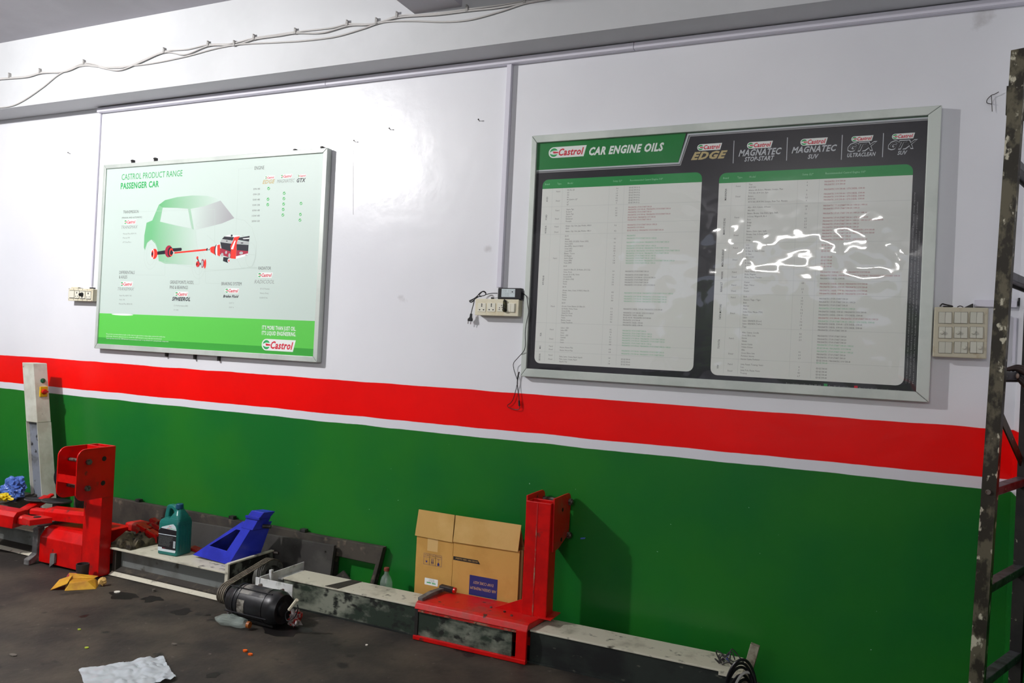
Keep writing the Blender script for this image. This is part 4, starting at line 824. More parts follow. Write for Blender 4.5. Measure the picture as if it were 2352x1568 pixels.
# switchboard at the right
z5 = crop(2120, 670, 7.466)
D2 = 0.05
fl = W(*z5(180, 700), -D2); frr = W(*z5(1110, 700), -D2); zt = (W(*z5(190, 262), -D2).z+W(*z5(1030, 268), -D2).z)/2; zb = W(*z5(640, 1132), -D2).z
t = thing('switchboard', 'grimy cream switchboard with nine switch modules and five round knobs', 'switchboard', ((fl.x+frr.x)/2, -.03, zb))
b = NB(); box(b, fl.x+.002, frr.x-.002, -D2+.01, -.001, zb+.002, zt-.002); obj('back_box', b, GREYC, t, bevel=.003)
b = NB(); box(b, fl.x, frr.x, -D2, -D2+.01, zb, zt); obj('face_plate', b, GREYC, t, bevel=.004)
KN = {(0, 1): 'L', (1, 1): 'L', (2, 1): 'L', (1, 2): 'R', (2, 2): 'R'}
for ci, (ax, bx) in enumerate(((268, 492), (535, 762), (805, 1030))):
    for ri, (ay, by) in enumerate(((347, 540), (602, 795), (857, 1050))):
        xa, xb, za, zc = modrect(z5, ax, ay, bx, by, D2); xm = (xa+xb)/2
        b = NB(); box(b, xa-.0003, xb+.0003, -D2-.0006, -D2+.002, za-.0009, zc+.0006); mo = obj('module_recess', b, HOLE, t)
        for side, (u0, u1) in (('L', (xa+.0006, xm-.0004)), ('R', (xm+.0004, xb-.0006))):
            if KN.get((ci, ri)) == side:
                b = NB(); box(b, u0, u1, -D2-.003, -D2+.001, za, zc); pn = obj('regulator_face', b, GREYM, mo, bevel=.0008)
                b = NB(); lathe(b, ((u0+u1)/2, -D2-.003, (za+zc)/2), (0, -1, 0), [(0, .0075), (.006, .0072), (.009, .006), (.0095, .002)], 16); obj('knob', b, GREYM, mo, smooth=True)
            else:
                tip = rnd.choice((0, 1)); b = NB()
                y0_, y1_ = (-D2-.005, -D2-.0025) if tip else (-D2-.0025, -D2-.005)
                hexa(b, [(u0, -D2+.001, za), (u1, -D2+.001, za), (u1, -D2+.001, zc), (u0, -D2+.001, zc)], [(u0, y0_, za+.0004), (u1, y0_, za+.0004), (u1, y1_, zc-.0004), (u0, y1_, zc-.0004)]); obj('rocker', b, GREYM, mo)
for nm, (px0, px1), hh, m in (('tape_roll', (290, 510), .013, IRON), ('wire_scraps', (590, 690), .007, WIREM), ('folded_card', (700, 860), .016, IRON)):
    a = W(*z5(px0, 230), -.035); c = W(*z5(px1, 230), -.035); b = NB()
    if nm == 'folded_card': extr(b, [(a.x, -.04, zt), (c.x, -.04, zt), (c.x, -.04, zt+hh), (c.x-.004, -.04, zt+hh)], (0, .025, 0))
    elif nm == 'tape_roll': tube(b, [(a.x, -.035, zt+.003), (a.x+.008, -.035, zt+.013), (a.x+.018, -.035, zt+.011), (c.x, -.035, zt+.004), (a.x+.012, -.035, zt+.003)], .003, 6)
    else: tube(b, [(a.x, -.035, zt+.002), ((a.x+c.x)/2, -.03, zt+hh), (c.x, -.035, zt+.002)], .002, 6)
    tag(obj(nm, b, m), {'tape_roll': 'dark tape loop lying on top of the grimy switchboard', 'wire_scraps': 'small wire scrap on top of the grimy switchboard', 'folded_card': 'dark folded card wedge on the switchboard top at right'}[nm], {'tape_roll': 'tape', 'wire_scraps': 'wire', 'folded_card': 'card'}[nm])
# bent wire hook on the wall near the ladder and other wall fixings
b = NB(); tube(b, [W(x, y, -.012) for x, y in ((2294,211),(2285,216),(2277,219),(2268,228),(2267,236),(2278,239))], .0015, 6); tube(b, [W(x, y, -.008) for x, y in ((2277,219),(2278,238),(2279,256))], .0014, 6)
tag(obj('wire_hook', b, WIREM, smooth=True), 'thin bent wire hook on the bare wall between chart and ladder', 'wire')
for i, (px, py, lab) in enumerate(((1101, 278, 'bent nail with white thread high on the wall left of the vertical drop'), (897, 298, 'small nail in the glossy wall right of the bright reflection'), (161, 353, 'small nail on the white wall left of the product poster'), (816, 326, 'short pale screw above a thin drip mark right of the product poster'))):
    c = W(px, py, 0); b = NB(); cyl(b, (c.x, 0.001, c.z), (c.x+.004, -.018, c.z+.003), .0018, n=8); cyl(b, (c.x+.004, -.018, c.z+.003), (c.x+.0045, -.020, c.z+.0033), .004, n=8); tag(obj('wall_nail', b, WIREM), lab, 'nail', 'nails in the white wall')

b = NB(); tube(b, [W(812, 345, -.001), W(811, 420, -.001), W(811, 493, -.001)], .0007, 6)
tag(obj('paint_drip', b, mat('drip_grey', (222, 220, 226), .4), smooth=True), 'long thin vertical paint drip right of the product poster', 'paint drip')
# ================================================================== LEFT END: CONSOLE, BOARD, BAGS
def slant(px_t, px_b, y): return W(*px_t, y), W(*px_b, y)
tl, bl = W(50, 842, -.22), W(62, 1118, -.22); tm, bm_ = W(76, 834, -.22), W(95, 1118, -.22)
t = thing('control_post', 'dusty white control post with green button and yellow-red rotary switch', 'control post', (-4.97, -.17, 0))
dirv = (bm_-tm); s_ = (0.0-tm.z)/dirv.z; dx = dirv.x/dirv.z
def cx_(z): return tm.x+dx*(z-tm.z)
zt_ = tm.z; wdt = tm.x-tl.x; dpt = 0.0
xr0 = W(108, 838, -.22).x
# depth of the right face from the sight line of its back edge
xa_ = cx_(zt_); v_ = ray(108, 838); dpt = (CAM+v_*((xa_-CAM.x)/v_.x)).y+.22
def sect(z, a0, a1, y0, y1): return [(cx_(z)-wdt+a0, y0, z), (cx_(z)-a1, y0, z), (cx_(z)-a1, y1, z), (cx_(z)-wdt+a0, y1, z)]
yb_ = -.22+dpt
zc_ = W(78, 970, -.22).z
b = NB(); hexa(b, sect(zc_, 0, 0, -.22, yb_), sect(zt_, 0, 0, -.22, yb_)); obj('upper_box', b, CONSOLE, t, bevel=.004)
b = NB(); hexa(b, sect(0.0, wdt-.004, 0, -.22, yb_), sect(zc_, wdt-.004, 0, -.22, yb_)); obj('side_panel', b, CONSOLE, t)
b = NB(); hexa(b, sect(0.0, 0, .004, -.20, -.196), sect(zc_, 0, .004, -.20, -.196)); obj('inner_panel', b, CONSG, t)
b = NB(); hexa(b, sect(0.0, 0, wdt-.004, -.22, yb_), sect(zc_, 0, wdt-.004, -.22, yb_)); obj('side_panel', b, CONSOLE, t)
def onside(px, py):
    v = ray(px, py); tt = (xa_-CAM.x)/v.x; p = CAM+v*tt; tt = (cx_(p.z)-CAM.x)/v.x; return CAM+v*tt
p = onside(98, 874); b = NB(); lathe(b, p, (1, 0, 0), [(0, .016), (.006, .016), (.007, .011), (.013, .010)], 18); obj('green_button', b, GRNB, t)
p = onside(98.5, 899); b = NB(); box(b, p.x, p.x+.012, p.y-.026, p.y+.026, p.z-.034, p.z+.034); sw = obj('rotary_switch', b, YELS, t, label='yellow rotary switch with red knob', bevel=.003)
b = NB(); lathe(b, (p.x+.012, p.y, p.z), (1, 0, 0), [(0, .018), (.01, .016), (.012, .01)], 16); extr(b, [(p.x+.012, p.y-.020, p.z-.005), (p.x+.012, p.y+.020, p.z-.005), (p.x+.012, p.y+.020, p.z+.005), (p.x+.012, p.y-.020, p.z+.005)], (.016, 0, 0)); obj('red_knob', b, REDK, sw)
# dark boards against the wall
def board(label, poly, y0, y1, m, group=None, lean=0.0, name='dark_board'):
    b = NB(); f_ = [Vector((p[0], y0-lean*(1-p[1]/0.35)*0.35, p[1])) for p in poly]; extr(b, f_, (0, y1-y0, 0)); return tag(obj(name, b, m, bevel=.002), label, 'board', group)
yB = -.045
ptop = [W(*p, yB) for p in ((255,1143),(440,1176),(560,1199),(620,1208),(760,1236),(880,1258))]
# long board has a low rail along its top and a stepped opening at the right-hand end
L_ = [(-4.80, 0.02), (-4.80, .318)]+[(p.x, p.z) for p in ptop[:5]]+[(W(880,1258,yB).x, .306), (W(850,1346,yB).x, .0), (W(838,1346,yB).x, .0), (W(862,1298,yB).x, .21), (W(770,1280,yB).x, .215), (W(768,1280,yB).x, 0.02)]
t = thing('long_dark_board', 'long grimy dark board leaning along the foot of the green wall', 'board', (-3.6, -.03, 0))
b = NB(); extr(b, [Vector((p[0], -.045, p[1])) for p in L_], (0, .035, 0)); obj('panel', b, BOARD, t, bevel=.002)
for px, py in ((318,1150),(533,1189),(697,1219)):
    c = W(px, py, -.03); b = NB(); box(b, c.x-.018, c.x+.018, -.04, -.012, c.z-.004, c.z+.012); obj('lug', b, IRON, t)
e0 = W(640,1230,-.075); e1 = W(770,1252,-.075); e2 = W(757,1322,-.075)
t = thing('grey_dark_panel', 'flat dark grey panel with one screw standing in front of the long board', 'board', (-3.1, -.07, 0))
b = NB(); extr(b, [Vector(p) for p in ((-3.95, -.085, .0), (-3.95, -.085, .262), (e0.x, -.085, e0.z), (e1.x, -.085, e1.z), (e2.x, -.085, .0))], (0, .02, 0)); obj('panel', b, BOARD2, t, bevel=.0015)
for px, py in ((747,1266),(560,1245)):
    c = W(px, py, -.086); b = NB(); cyl(b, (c.x, -.084, c.z), (c.x, -.088, c.z), .005, n=10); obj('screw_head', b, HOLE, t)
b = NB(); c = [W(*p, -.10) for p in ((763,1325),(788,1310),(810,1338))]; extr(b, [Vector((c[0].x, -.10, 0)), Vector((c[0].x+.01, -.10, c[0].z)), Vector((c[1].x, -.10, c[1].z)), Vector((c[2].x, -.10, c[2].z)), Vector((c[2].x+.02, -.10, 0))], (0, .008, 0))
tag(obj('triangular_offcut', b, BOARD), 'small pointed dark offcut showing in the board opening', 'board')
c = W(141, 1115, -.03); a = F(2, 1166, .25)
t = thing('cross_board', 'dirty dark plank sloping from the track up to the wall below control post', 'board', ((a.x+c.x)/2, (a.y+c.y)/2, .16))
a = c+(a-c)*1.02
b = NB(); hexa(b, [Vector((c.x, c.y, .165)), Vector((a.x, a.y, .165)), Vector((a.x, a.y, a.z)), Vector((c.x, c.y, c.z))], [Vector((c.x-.05, c.y, .165)), Vector((a.x-.05, a.y, .165)), Vector((a.x-.05, a.y, a.z+.006)), Vector((c.x-.05, c.y, c.z+.006))]); obj('panel', b, BOARD, t, bevel=.004)
c = W(32, 1132, -.50)
b = NB(); bmesh.ops.create_icosphere(b, subdivisions=5, radius=1.0)
for v in b.verts:
    p = v.co.copy(); q_ = .075*(1+.55*noise.noise(p*1.5+Vector((4, 2, 9)))-.45*abs(noise.noise(p*3.5))-.12*abs(noise.noise(p*9))); v.co = Vector((p.x*q_*1.25, p.y*q_*.8, p.z*q_*1.05))
bmesh.ops.translate(b, verts=b.verts, vec=W(30, 1122, -.32)); 
tag(obj('plastic_bag', b, BAGB, smooth=True), 'crumpled blue plastic bag at far left behind the dark cross board', 'bag')
e = W(10, 1141, -.40); b = crumple(e, .045, 9, 3, .8, 2, (1.3, .7, .5)); tag(obj('wrapper', b, YELP), 'yellow wrapper beside the blue plastic bag at far left', 'wrapper')
# low ledge they rest on
lz = min(W(28, 1147, -.42).z, .33); b = NB(); box(b, -5.45, W(62, 1118, -.22).x-.09, -.44, -.02, .16, .245)
tag(obj('concrete_ledge', b, BOARD, bevel=.01), 'low dirty block on the far left track carrying the blue bag', 'ledge')

# ================================================================== LIFT TRACKS
YT = -.335; ZT = .147
def track(name, label, x0, x1, yf, yb, zt, sidem, webrec=0.0, joints=()):
    t = thing(name, label, 'lift track', ((x0+x1)/2, (yf+yb)/2, 0), 'steel lift tracks on the floor')
    b = NB(); box(b, x0, x1, yf, yb, zt-.008, zt); obj('top_flange', b, TRACKT, t, bevel=.0015)
    b = NB(); box(b, x0+.002, x1-.002, yf+.006+webrec, yf+.014+webrec, .008, zt-.008); obj('front_web', b, sidem, t)
    b = NB(); box(b, x0+.002, x1-.002, yb-.014, yb-.006, .008, zt-.008); obj('back_web', b, sidem, t)
    b = NB(); box(b, x0, x1, yf, yb, 0, .008); obj('bottom_flange', b, TRACKT if webrec else TRACKD, t)
    return t
xA = W(640, 1333, YT).x; xR = W(1692, 1539, YT).x
tr = track('lift_track', 'grimy cream steel track running right of the motor under the red sleeve', xA+.03, -1.95, YT, -.165, ZT, TRACKS)
tr2 = track('lift_track', 'dark-sided steel track running right of the red sleeve to the cable coil', -1.362, xR, YT, -.150, ZT, TRACKD)
c = F(760, 1345, ZT); c2_ = F(808, 1338, ZT)
b = NB(); hexa(b, [Vector((c.x-.02, YT+.004, ZT)), Vector((c.x+.06, YT+.004, ZT)), Vector((c.x+.09, -.168, ZT)), Vector((c.x+.03, -.168, ZT))], [Vector((c.x-.02, YT+.004, ZT+.002)), Vector((c.x+.06, YT+.004, ZT+.002)), Vector((c.x+.09, -.168, ZT+.002)), Vector((c.x+.03, -.168, ZT+.002))]); obj('worn_patch', b, DARKG, tr, label='bare grey patch')
YL = -.455; XE = -3.045
for (q0, q1, lab) in ((-3.925, XE, 'cream steel track left of the motor, oil canister standing on it'), (-5.6, -4.47, 'cream steel track running out of the frame at far left')):
    tl_ = thing('lift_track', lab, 'lift track', ((q0+q1)/2, -.35, 0), 'steel lift tracks on the floor')
    b = NB(); box(b, q0, q1, YL, -.24, .149, .158); obj('top_flange', b, TRACKT, tl_, bevel=.0015)
    b = NB(); box(b, q0, q1, YL+.055, YL+.063, .02, .149); obj('front_web', b, WEBG, tl_)
    b = NB(); box(b, q0, q1, -.256, -.248, .02, .149); obj('back_web', b, WEBG, tl_)
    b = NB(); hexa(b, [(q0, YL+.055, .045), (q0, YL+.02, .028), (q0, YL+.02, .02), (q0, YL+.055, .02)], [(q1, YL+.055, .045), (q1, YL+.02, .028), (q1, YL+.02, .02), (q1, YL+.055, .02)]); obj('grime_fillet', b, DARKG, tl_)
    b = NB(); hexa(b, [(q0, YL-.005, .004), (q0, YL+.035, .028), (q0, -.24, .028), (q0, -.24, .0)], [(q1, YL-.005, .004), (q1, YL+.035, .028), (q1, -.24, .028), (q1, -.24, .0)]); obj('bottom_flange', b, TRACKT, tl_, bevel=.0015)
    b = NB(); box(b, q0+.002, q0+.03, YL+.02, YL+.056, .03, .149); obj('stiffener', b, DARKG, tl_)
t = thing('end_plate', 'chipped pale end plate standing upright between left track and pulley', 'plate', (-3.03, -.3, 0))
b = NB(); box(b, XE, XE+.010, -.455, -.115, 0.0, .200); obj('plate_body', b, ENDP, t, bevel=.001)
b = NB(); box(b, XE-.006, XE+.016, -.461, -.449, 0.0, .204); obj('front_flange', b, TRACKT, t, bevel=.001)
b = NB(); box(b, XE-.006, XE+.016, -.449, -.115, .198, .206); obj('top_flange', b, TRACKT, t, bevel=.001)
b = NB(); box(b, XE+.010, XE+.016, -.175, -.170, 0, .198); obj('rib', b, DARKG, t)
b = NB(); cyl(b, (XE+.0, -.105, .188), (XE+.03, -.095, .186), .008, n=10); obj('bolt', b, BOLT, t)

# pulley, belts, angle and motor
def onx(px, py, x): v = ray(px, py); return CAM+v*((x-CAM.x)/v.x)
XP = -2.925
pc = onx(622, 1326, XP+.02); PR = .092
PC = Vector((XP, pc.y, pc.z))
t = thing('belt_pulley', 'large grey belt pulley between the end plate and white angle', 'pulley', (XP, PC.y, 0))
b = NB(); tubering(b, (XP-.025, PC.y, PC.z), (XP+.028, PC.y, PC.z), PR, PR*.72, 36); obj('rim', b, PULLEY, t, smooth=True)
b = NB(); cyl(b, (XP-.02, PC.y, PC.z), (XP+.02, PC.y, PC.z), .024, n=18); hub = obj('hub', b, IRON, t)
for k in range(5):
    a = 2*math.pi*k/5+.3; b = NB(); rbar(b, (XP, PC.y+.02*math.cos(a), PC.z+.02*math.sin(a)), (XP, PC.y+PR*.75*math.cos(a), PC.z+PR*.75*math.sin(a)), .014, .022); obj('spoke', b, PULLEY, t)
mc0 = W(536, 1384, -.56); 
MR = .080; MY = -.575; MZ = .088
xm0 = W(546, 1380, MY).x; xm1 = W(648, 1400, MY).x
MA = Vector((xm0, MY, MZ)); MB = Vector((xm1, MY, MZ))
SP = Vector((XP, MY+.01, MZ+.01)); SR = .045
# four belts round both pulleys
dd = Vector((0, SP.y-PC.y, SP.z-PC.z)); Ld = dd.length; ang = math.atan2(dd.z, dd.y); off = math.acos((PR-SR)/Ld)
for k in range(4):
    xk = XP-.018+.0125*k; ring = []
    for i in range(25):
        a = ang+off+(2*math.pi-2*off)*i/24; ring.append((PC.y+(PR+.004)*math.cos(a), PC.z+(PR+.004)*math.sin(a), a))
    for i in range(13):
        a = ang-off+(2*off)*i/12; ring.append((SP.y+(SR+.004)*math.cos(a), SP.z+(SR+.004)*math.sin(a), a))
    b = NB(); vs = []
    for (yy, zz, a) in ring:
        n_ = Vector((0, math.cos(a), math.sin(a))); p = Vector((xk, yy, zz)); vs.append([b.verts.new(p+Vector((sx*.0040, 0, 0))+n_*h) for sx, h in ((-1, .003), (1, .003), (.6, -.003), (-.6, -.003))])
    for i in range(len(vs)):
        A_, B_ = vs[i], vs[(i+1) % len(vs)]
        for j in range(4): b.faces.new((A_[j], A_[(j+1) % 4], B_[(j+1) % 4], B_[j]))
    obj('drive_belt', b, BELT, t, smooth=True)
b = NB(); lathe(b, (XP-.026, SP.y, SP.z), (1, 0, 0), [(0, .05), (.004, .05), (.006, SR), (.05, SR), (.052, .05), (.056, .05)], 24); obj('small_pulley', b, IRON, t)

t = thing('electric_motor', 'black ribbed electric motor with dusty top lying at the track joint', 'motor', ((xm0+xm1)/2, MY, 0))
Lm = xm1-xm0
b = NB(); lathe(b, MA, (1, 0, 0), [(0, .03), (.0, MR*.86), (.02, MR*.97), (.045, MR), (Lm*.80, MR)], 64); obj('body', b, MOTOR, t, smooth=True); 
b = NB(); n_ = 10; A_ = []; B_ = []
for i in range(n_+1):
    a = math.radians(38+98*i/n_); A_.append((MY+(MR+.0015)*math.cos(a), MZ+(MR+.0015)*math.sin(a)))
for i in range(n_):
    (y0_, z0_), (y1_, z1_) = A_[i], A_[i+1]; hexa(b, [(xm0+.05, y0_, z0_), (xm0+.05, y1_, z1_), (xm0+.05, y1_*.0+y1_-(.003*(y1_-MY)/MR), z1_-.003), (xm0+.05, y0_-(.003*(y0_-MY)/MR), z0_-.003)], [(xm0+Lm*.78, y0_, z0_), (xm0+Lm*.78, y1_, z1_), (xm0+Lm*.78, y1_-(.003*(y1_-MY)/MR), z1_-.003), (xm0+Lm*.78, y0_-(.003*(y0_-MY)/MR), z0_-.003)])
obj('dusty_cover', b, MOTDUST, t, smooth=True)
b = NB(); lathe(b, (xm0+Lm*.80, MY, MZ), (1, 0, 0), [(0, MR*1.04), (.018, MR*1.05), (.045, MR*1.02), (Lm*.2, MR*.93), (Lm*.2+.012, MR*.86), (Lm*.2+.010, MR*.80), (Lm*.2+.002, MR*.45), (Lm*.2+.012, MR*.42), (Lm*.2+.012, .01)], 40); obj('fan_cover', b, MOTOR, t, smooth=True)
b = NB(); lathe(b, (xm0-.03, MY, MZ), (1, 0, 0), [(0, MR*.5), (.004, MR*.78), (.03, MR*.86), (.034, MR*.6)], 32); obj('drive_end_cap', b, MOTOR, t, smooth=True)
for x in (xm0+.035, xm0+.06, xm0+Lm*.77):
    b = NB(); tubering(b, (x-.003, MY, MZ), (x+.003, MY, MZ), MR*1.035, MR*.99, 40); obj('body_band', b, MOTOR, t, smooth=True)
for a in (118, 205, 300):
    a = math.radians(a); y_, z_ = MY+MR*1.05*math.cos(a), MZ+MR*1.05*math.sin(a); b = NB(); cyl(b, (xm0-.01, y_, z_), (xm1-.03, y_, z_), .0035, n=8); obj('tie_rod', b, BLACKP, t)
b = NB(); A_ = []
for i in range(7):
    a = math.radians(158+46*i/6); A_.append((MY+(MR+.002)*math.cos(a), MZ+(MR+.002)*math.sin(a)))
for i in range(6):
    (y0_, z0_), (y1_, z1_) = A_[i], A_[i+1]; hexa(b, [(xm0+.068, y0_, z0_), (xm0+.068, y1_, z1_), (xm0+.068, y1_+.003, z1_), (xm0+.068, y0_+.003, z0_)], [(xm0+.112, y0_, z0_), (xm0+.112, y1_, z1_), (xm0+.112, y1_+.003, z1_), (xm0+.112, y0_+.003, z0_)])
obj('nameplate', b, mat('worn_nameplate', (150, 146, 136), .5, .3, col2=(80, 76, 70), scale=60), t)
p0 = W(664, 1400, MY-.06); p1 = W(682, 1377, MY-.06)
b = NB(); cyl(b, p0, p1, .008, .009, n=8); obj('terminal_sleeve', b, CREAM, t, label='dirty cream cable sleeve'); b = NB(); tube(b, [W(x, y, MY-.05) for x, y in ((664,1401),(656,1410),(660,1425),(676,1418),(684,1400),(683,1388))], .0028, 6); obj('motor_lead', b, BLACKP, t, smooth=True)
b = NB(); box(b, xm0+.06, xm0+Lm*.9, MY-.03, MY+.05, 0.0, .014); obj('foot_bracket', b, IRON, t)
# white bracket plate holding the motor
ym = -.47
qq = [W(*p, ym) for p in ((587,1324),(672,1344),(670,1385),(585,1345))]
t = thing('motor_bracket', 'white bolted bracket plate between the motor and the track end', 'bracket', ((qq[0].x+qq[1].x)/2, ym, 0))
b = NB(); box(b, qq[0].x, qq[1].x, ym, ym+.006, .02, (qq[0].z+qq[1].z)/2); obj('upright_plate', b, BRKT, t, bevel=.001)
b = NB(); hexa(b, [(qq[0].x+.005, ym, .135), (qq[0].x+.005, ym-.055, .140), (qq[0].x+.005, ym-.055, .134), (qq[0].x+.005, ym, .129)], [(qq[1].x-.03, ym, .135), (qq[1].x-.03, ym-.055, .140), (qq[1].x-.03, ym-.055, .134), (qq[1].x-.03, ym, .129)]); obj('shelf_plate', b, BRKT, t)
for px, py in ((600,1343),(650,1355)):
    c = W(px, py, ym-.002); b = NB(); cyl(b, (c.x, ym-.018, c.z), (c.x, ym+.01, c.z), .008, n=6); cyl(b, (c.x, ym-.022, c.z-.002), (c.x, ym-.022, c.z-.03), .004, n=8); obj('bolt', b, BOLT, t)
xa_ = xA-.005
t = thing('end_angle', 'small white angle iron across the start of the right track', 'angle iron', (xa_, -.33, 0))
b = NB(); box(b, xa_-.004, xa_+.002, -.47, -.13, ZT-.06, ZT+.032); obj('upright_leg', b, BRKT, t, bevel=.001); b = NB(); box(b, xa_+.002, xa_+.03, YT, -.165, ZT-.012, ZT-.004); obj('flat_leg', b, BRKT, t)
b = NB(); c = W(624, 1310, -.40); box(b, c.x-.008, c.x+.008, -.41, -.395, ZT-.02, c.z+.005); obj('upright_tab', b, BRKT, t)

# ================================================================== RED CARRIAGES
def corner(pts, i, r, n=5): pass
def rounded_yz(x, y0, y1, z0, z1, r, which):
    pts = []
    C_ = [(y0, z0, 1, 1), (y1, z0, -1, 1), (y1, z1, -1, -1), (y0, z1, 1, -1)]
    ST = [180, 270, 0, 90]
    for k, (y, z, sy, sz) in enumerate(C_):
        if k in which:
            cy, cz = y+sy*r, z+sz*r
            for i in range(7): a = math.radians(ST[k]+90*i/6); pts.append(Vector((x, cy+r*math.cos(a), cz+r*math.sin(a))))
        else: pts.append(Vector((x, y, z)))
    return pts
# right carriage
t = thing('lift_carriage', 'bright red steel carriage with open window and tall post in front of cardboard box', 'lift carriage', (-1.63, -.28, 0), 'red lift carriages')
ys0 = -.372; sx0, sx1 = -1.945, -1.36; zs1 = .178
b = NB()
extr(b, [(sx0+.0, ys0, zs1-.032), (sx0, ys0+.012, zs1-.006), (sx0, ys0+.03, zs1), (sx0+.03, -.135, zs1), (sx0+.03, -.135, zs1-.018), (sx0, ys0+.02, zs1-.03)], (sx1-sx0, 0, 0)); obj('top_plate', b, REDD, t, bevel=.003)
b = NB(); box(b, sx0, sx1, ys0-.003, ys0+.02, 0.002, .022); obj('lower_bar', b, REDP, t, bevel=.003)
b = NB(); box(b, sx1-.052, sx1, ys0-.001, ys0+.014, .020, zs1-.03); obj('right_bar', b, REDP, t, bevel=.002)
b = NB(); box(b, sx0+.003, sx0+.02, ys0+.004, ys0+.014, .020, zs1-.03); obj('left_bar', b, mat('dark_gap_bar', (34, 32, 30), .6), t)
b = NB(); box(b, sx0+.022, sx1-.075, ys0+.008, ys0+.02, .022, zs1-.034); obj('window_panel', b, TRACKS, t, label='grimy grey-green window panel')
b = NB(); box(b, sx0+.022, sx1-.05, ys0-.002, ys0+.006, zs1-.042, zs1-.034); obj('window_lip', b, REDW, t)
b = NB(); box(b, sx0+.02, sx1, -.15, -.14, 0.002, zs1-.01); obj('rear_plate', b, REDP, t)
px0, px1, py0 = -1.447, -1.322, -.247
dpy = .085; zp1 = .704
b = NB(); o_ = [(px0, py0), (px1, py0), (px1, py0+dpy), (px0, py0+dpy)]; i_ = [(px0+.008, py0+.008), (px1-.008, py0+.008), (px1-.008, py0+dpy-.008), (px0+.008, py0+dpy-.008)]
ringprism(b, [(x, y, zs1-.002) for x, y in o_], [(x, y, zs1-.002) for x, y in i_], (0, 0, zp1-zs1)); obj('post', b, REDP, t, bevel=.004)
b = NB(); box(b, px0+.055, px0+.061, py0-.0015, py0+.002, zs1, zp1-.01); obj('weld_seam', b, REDW, t, label='pale worn seam line')
for xx in (px1+.001, px0-.009):
    b = NB(); z0_, z1_ = .475, .722; P_ = rounded_yz(xx, py0+.02, -.012, z0_, z1_, .035, (2,)); 
    P_ = [Vector((xx, py0+.03, z0_-.0)), Vector((xx, py0+.1, z0_+.005)), Vector((xx, -.02, z0_+.05))]+P_[2:]
    extr(b, P_, (.008, 0, 0)); pb = obj('clevis_plate', b, REDD, t, bevel=.001)
for (yy, zz) in ((-.035, .680), (-.035, .520)):
    b = NB(); cyl(b, (px0-.02, yy, zz), (px1+.028, yy, zz), .011, n=14); obj('clevis_bolt', b, BOLT, t)
    b = NB(); cyl(b, (px1+.009, yy, zz), (px1+.022, yy, zz), .017, n=6); obj('bolt_head', b, BOLT, t)
for (yy, zz) in ((-.12, .655), (-.12, .515)):
    b = NB(); cyl(b, (px1+.0085, yy, zz), (px1+.0098, yy, zz), .010, n=14); obj('plate_hole', b, HOLE, t)
b = NB(); extr(b, [(px0-.14, py0+.01, zs1), (px0, py0+.01, zs1), (px0, py0+.01, zs1+.065)], (0, .008, 0)); obj('gusset', b, REDP, t)
b = NB(); hexa(b, [(px1-.04, py0-.015, zs1), (px1+.03, py0-.015, zs1), (px1+.03, -.14, zs1), (px1-.04, -.14, zs1)], [(px1-.04, py0-.015, zs1+.004), (px1+.03, py0-.015, zs1+.004), (px1+.03, -.14, zs1+.004), (px1-.04, -.14, zs1+.004)]); obj('base_flange', b, REDD, t)
b = NB(); g0 = (sx0-.012, ys0+.008, zs1-.008); g1 = F(1010, 1361, .185); A_ = Vector((sx0+.012, ys0+.03, zs1+.006)); B_ = Vector((sx0+.035, -.175, zs1+.014)); rbar(b, A_, (A_+B_)/2+Vector((0, 0, .006)), .03, .016); rbar(b, (A_+B_)/2+Vector((0, 0, .006)), B_, .03, .016); obj('slider_pad', b, GREYST, t, bevel=.003)
b = NB(); rbar(b, B_+Vector((-.015, .01, .008)), B_+Vector((.062, .01, .004)), .03, .024); obj('slider_block', b, IRON, t, bevel=.004); b = NB(); cyl(b, B_+Vector((.060, .01, .004)), B_+Vector((.072, .01, .004)), .014, n=16); obj('red_cap', b, REDP, t)
for x, y in ((-1.60, -.25), (-1.52, -.27), (-1.47, -.30)):
    b = NB(); cyl(b, (x, y, zs1), (x, y, zs1+.006), .006, n=6); obj('stud', b, BOLT, t)
# left carriage
t = thing('lift_carriage', 'red steel carriage with box sleeve and tall clevis post left of oil canister', 'lift carriage', (-4.2, -.4, 0), 'red lift carriages')
yL = -.52
lx0, lx1 = W(88, 1290, yL).x, -4.065
b = NB(); zt_ = .215
extr(b, [(lx0, yL, .012), (lx0, yL, zt_-.055), (lx0, yL+.035, zt_-.008), (lx0, yL+.06, zt_), (lx0, -.20, zt_), (lx0, -.20, .012)], (lx1-lx0, 0, 0)); obj('box_sleeve', b, REDP, t, bevel=.005)
pxa, pxb = -4.075, -3.930
b = NB(); o_ = [(pxa, yL), (pxb, yL), (pxb, yL+.075), (pxa, yL+.075)]; i_ = [(pxa+.008, yL+.008), (pxb-.008, yL+.008), (pxb-.008, yL+.067), (pxa+.008, yL+.067)]
ringprism(b, [(x, y, .002) for x, y in o_], [(x, y, .002) for x, y in i_], (0, 0, .735)); obj('post', b, REDP, t, bevel=.003)
for xx in (pxb+.001, pxa-.009):
    b = NB(); P_ = rounded_yz(xx, -.69, yL+.060, .452, .737, .05, (0, 3)); extr(b, P_, (.008, 0, 0)); obj('clevis_plate', b, REDP, t, bevel=.001)
for z0_, z1_ in ((.548, .590),):
    b = NB(); box(b, pxa-.001, pxb+.001, -.688, -.68, z0_, z1_); obj('cross_bar', b, REDP, t)
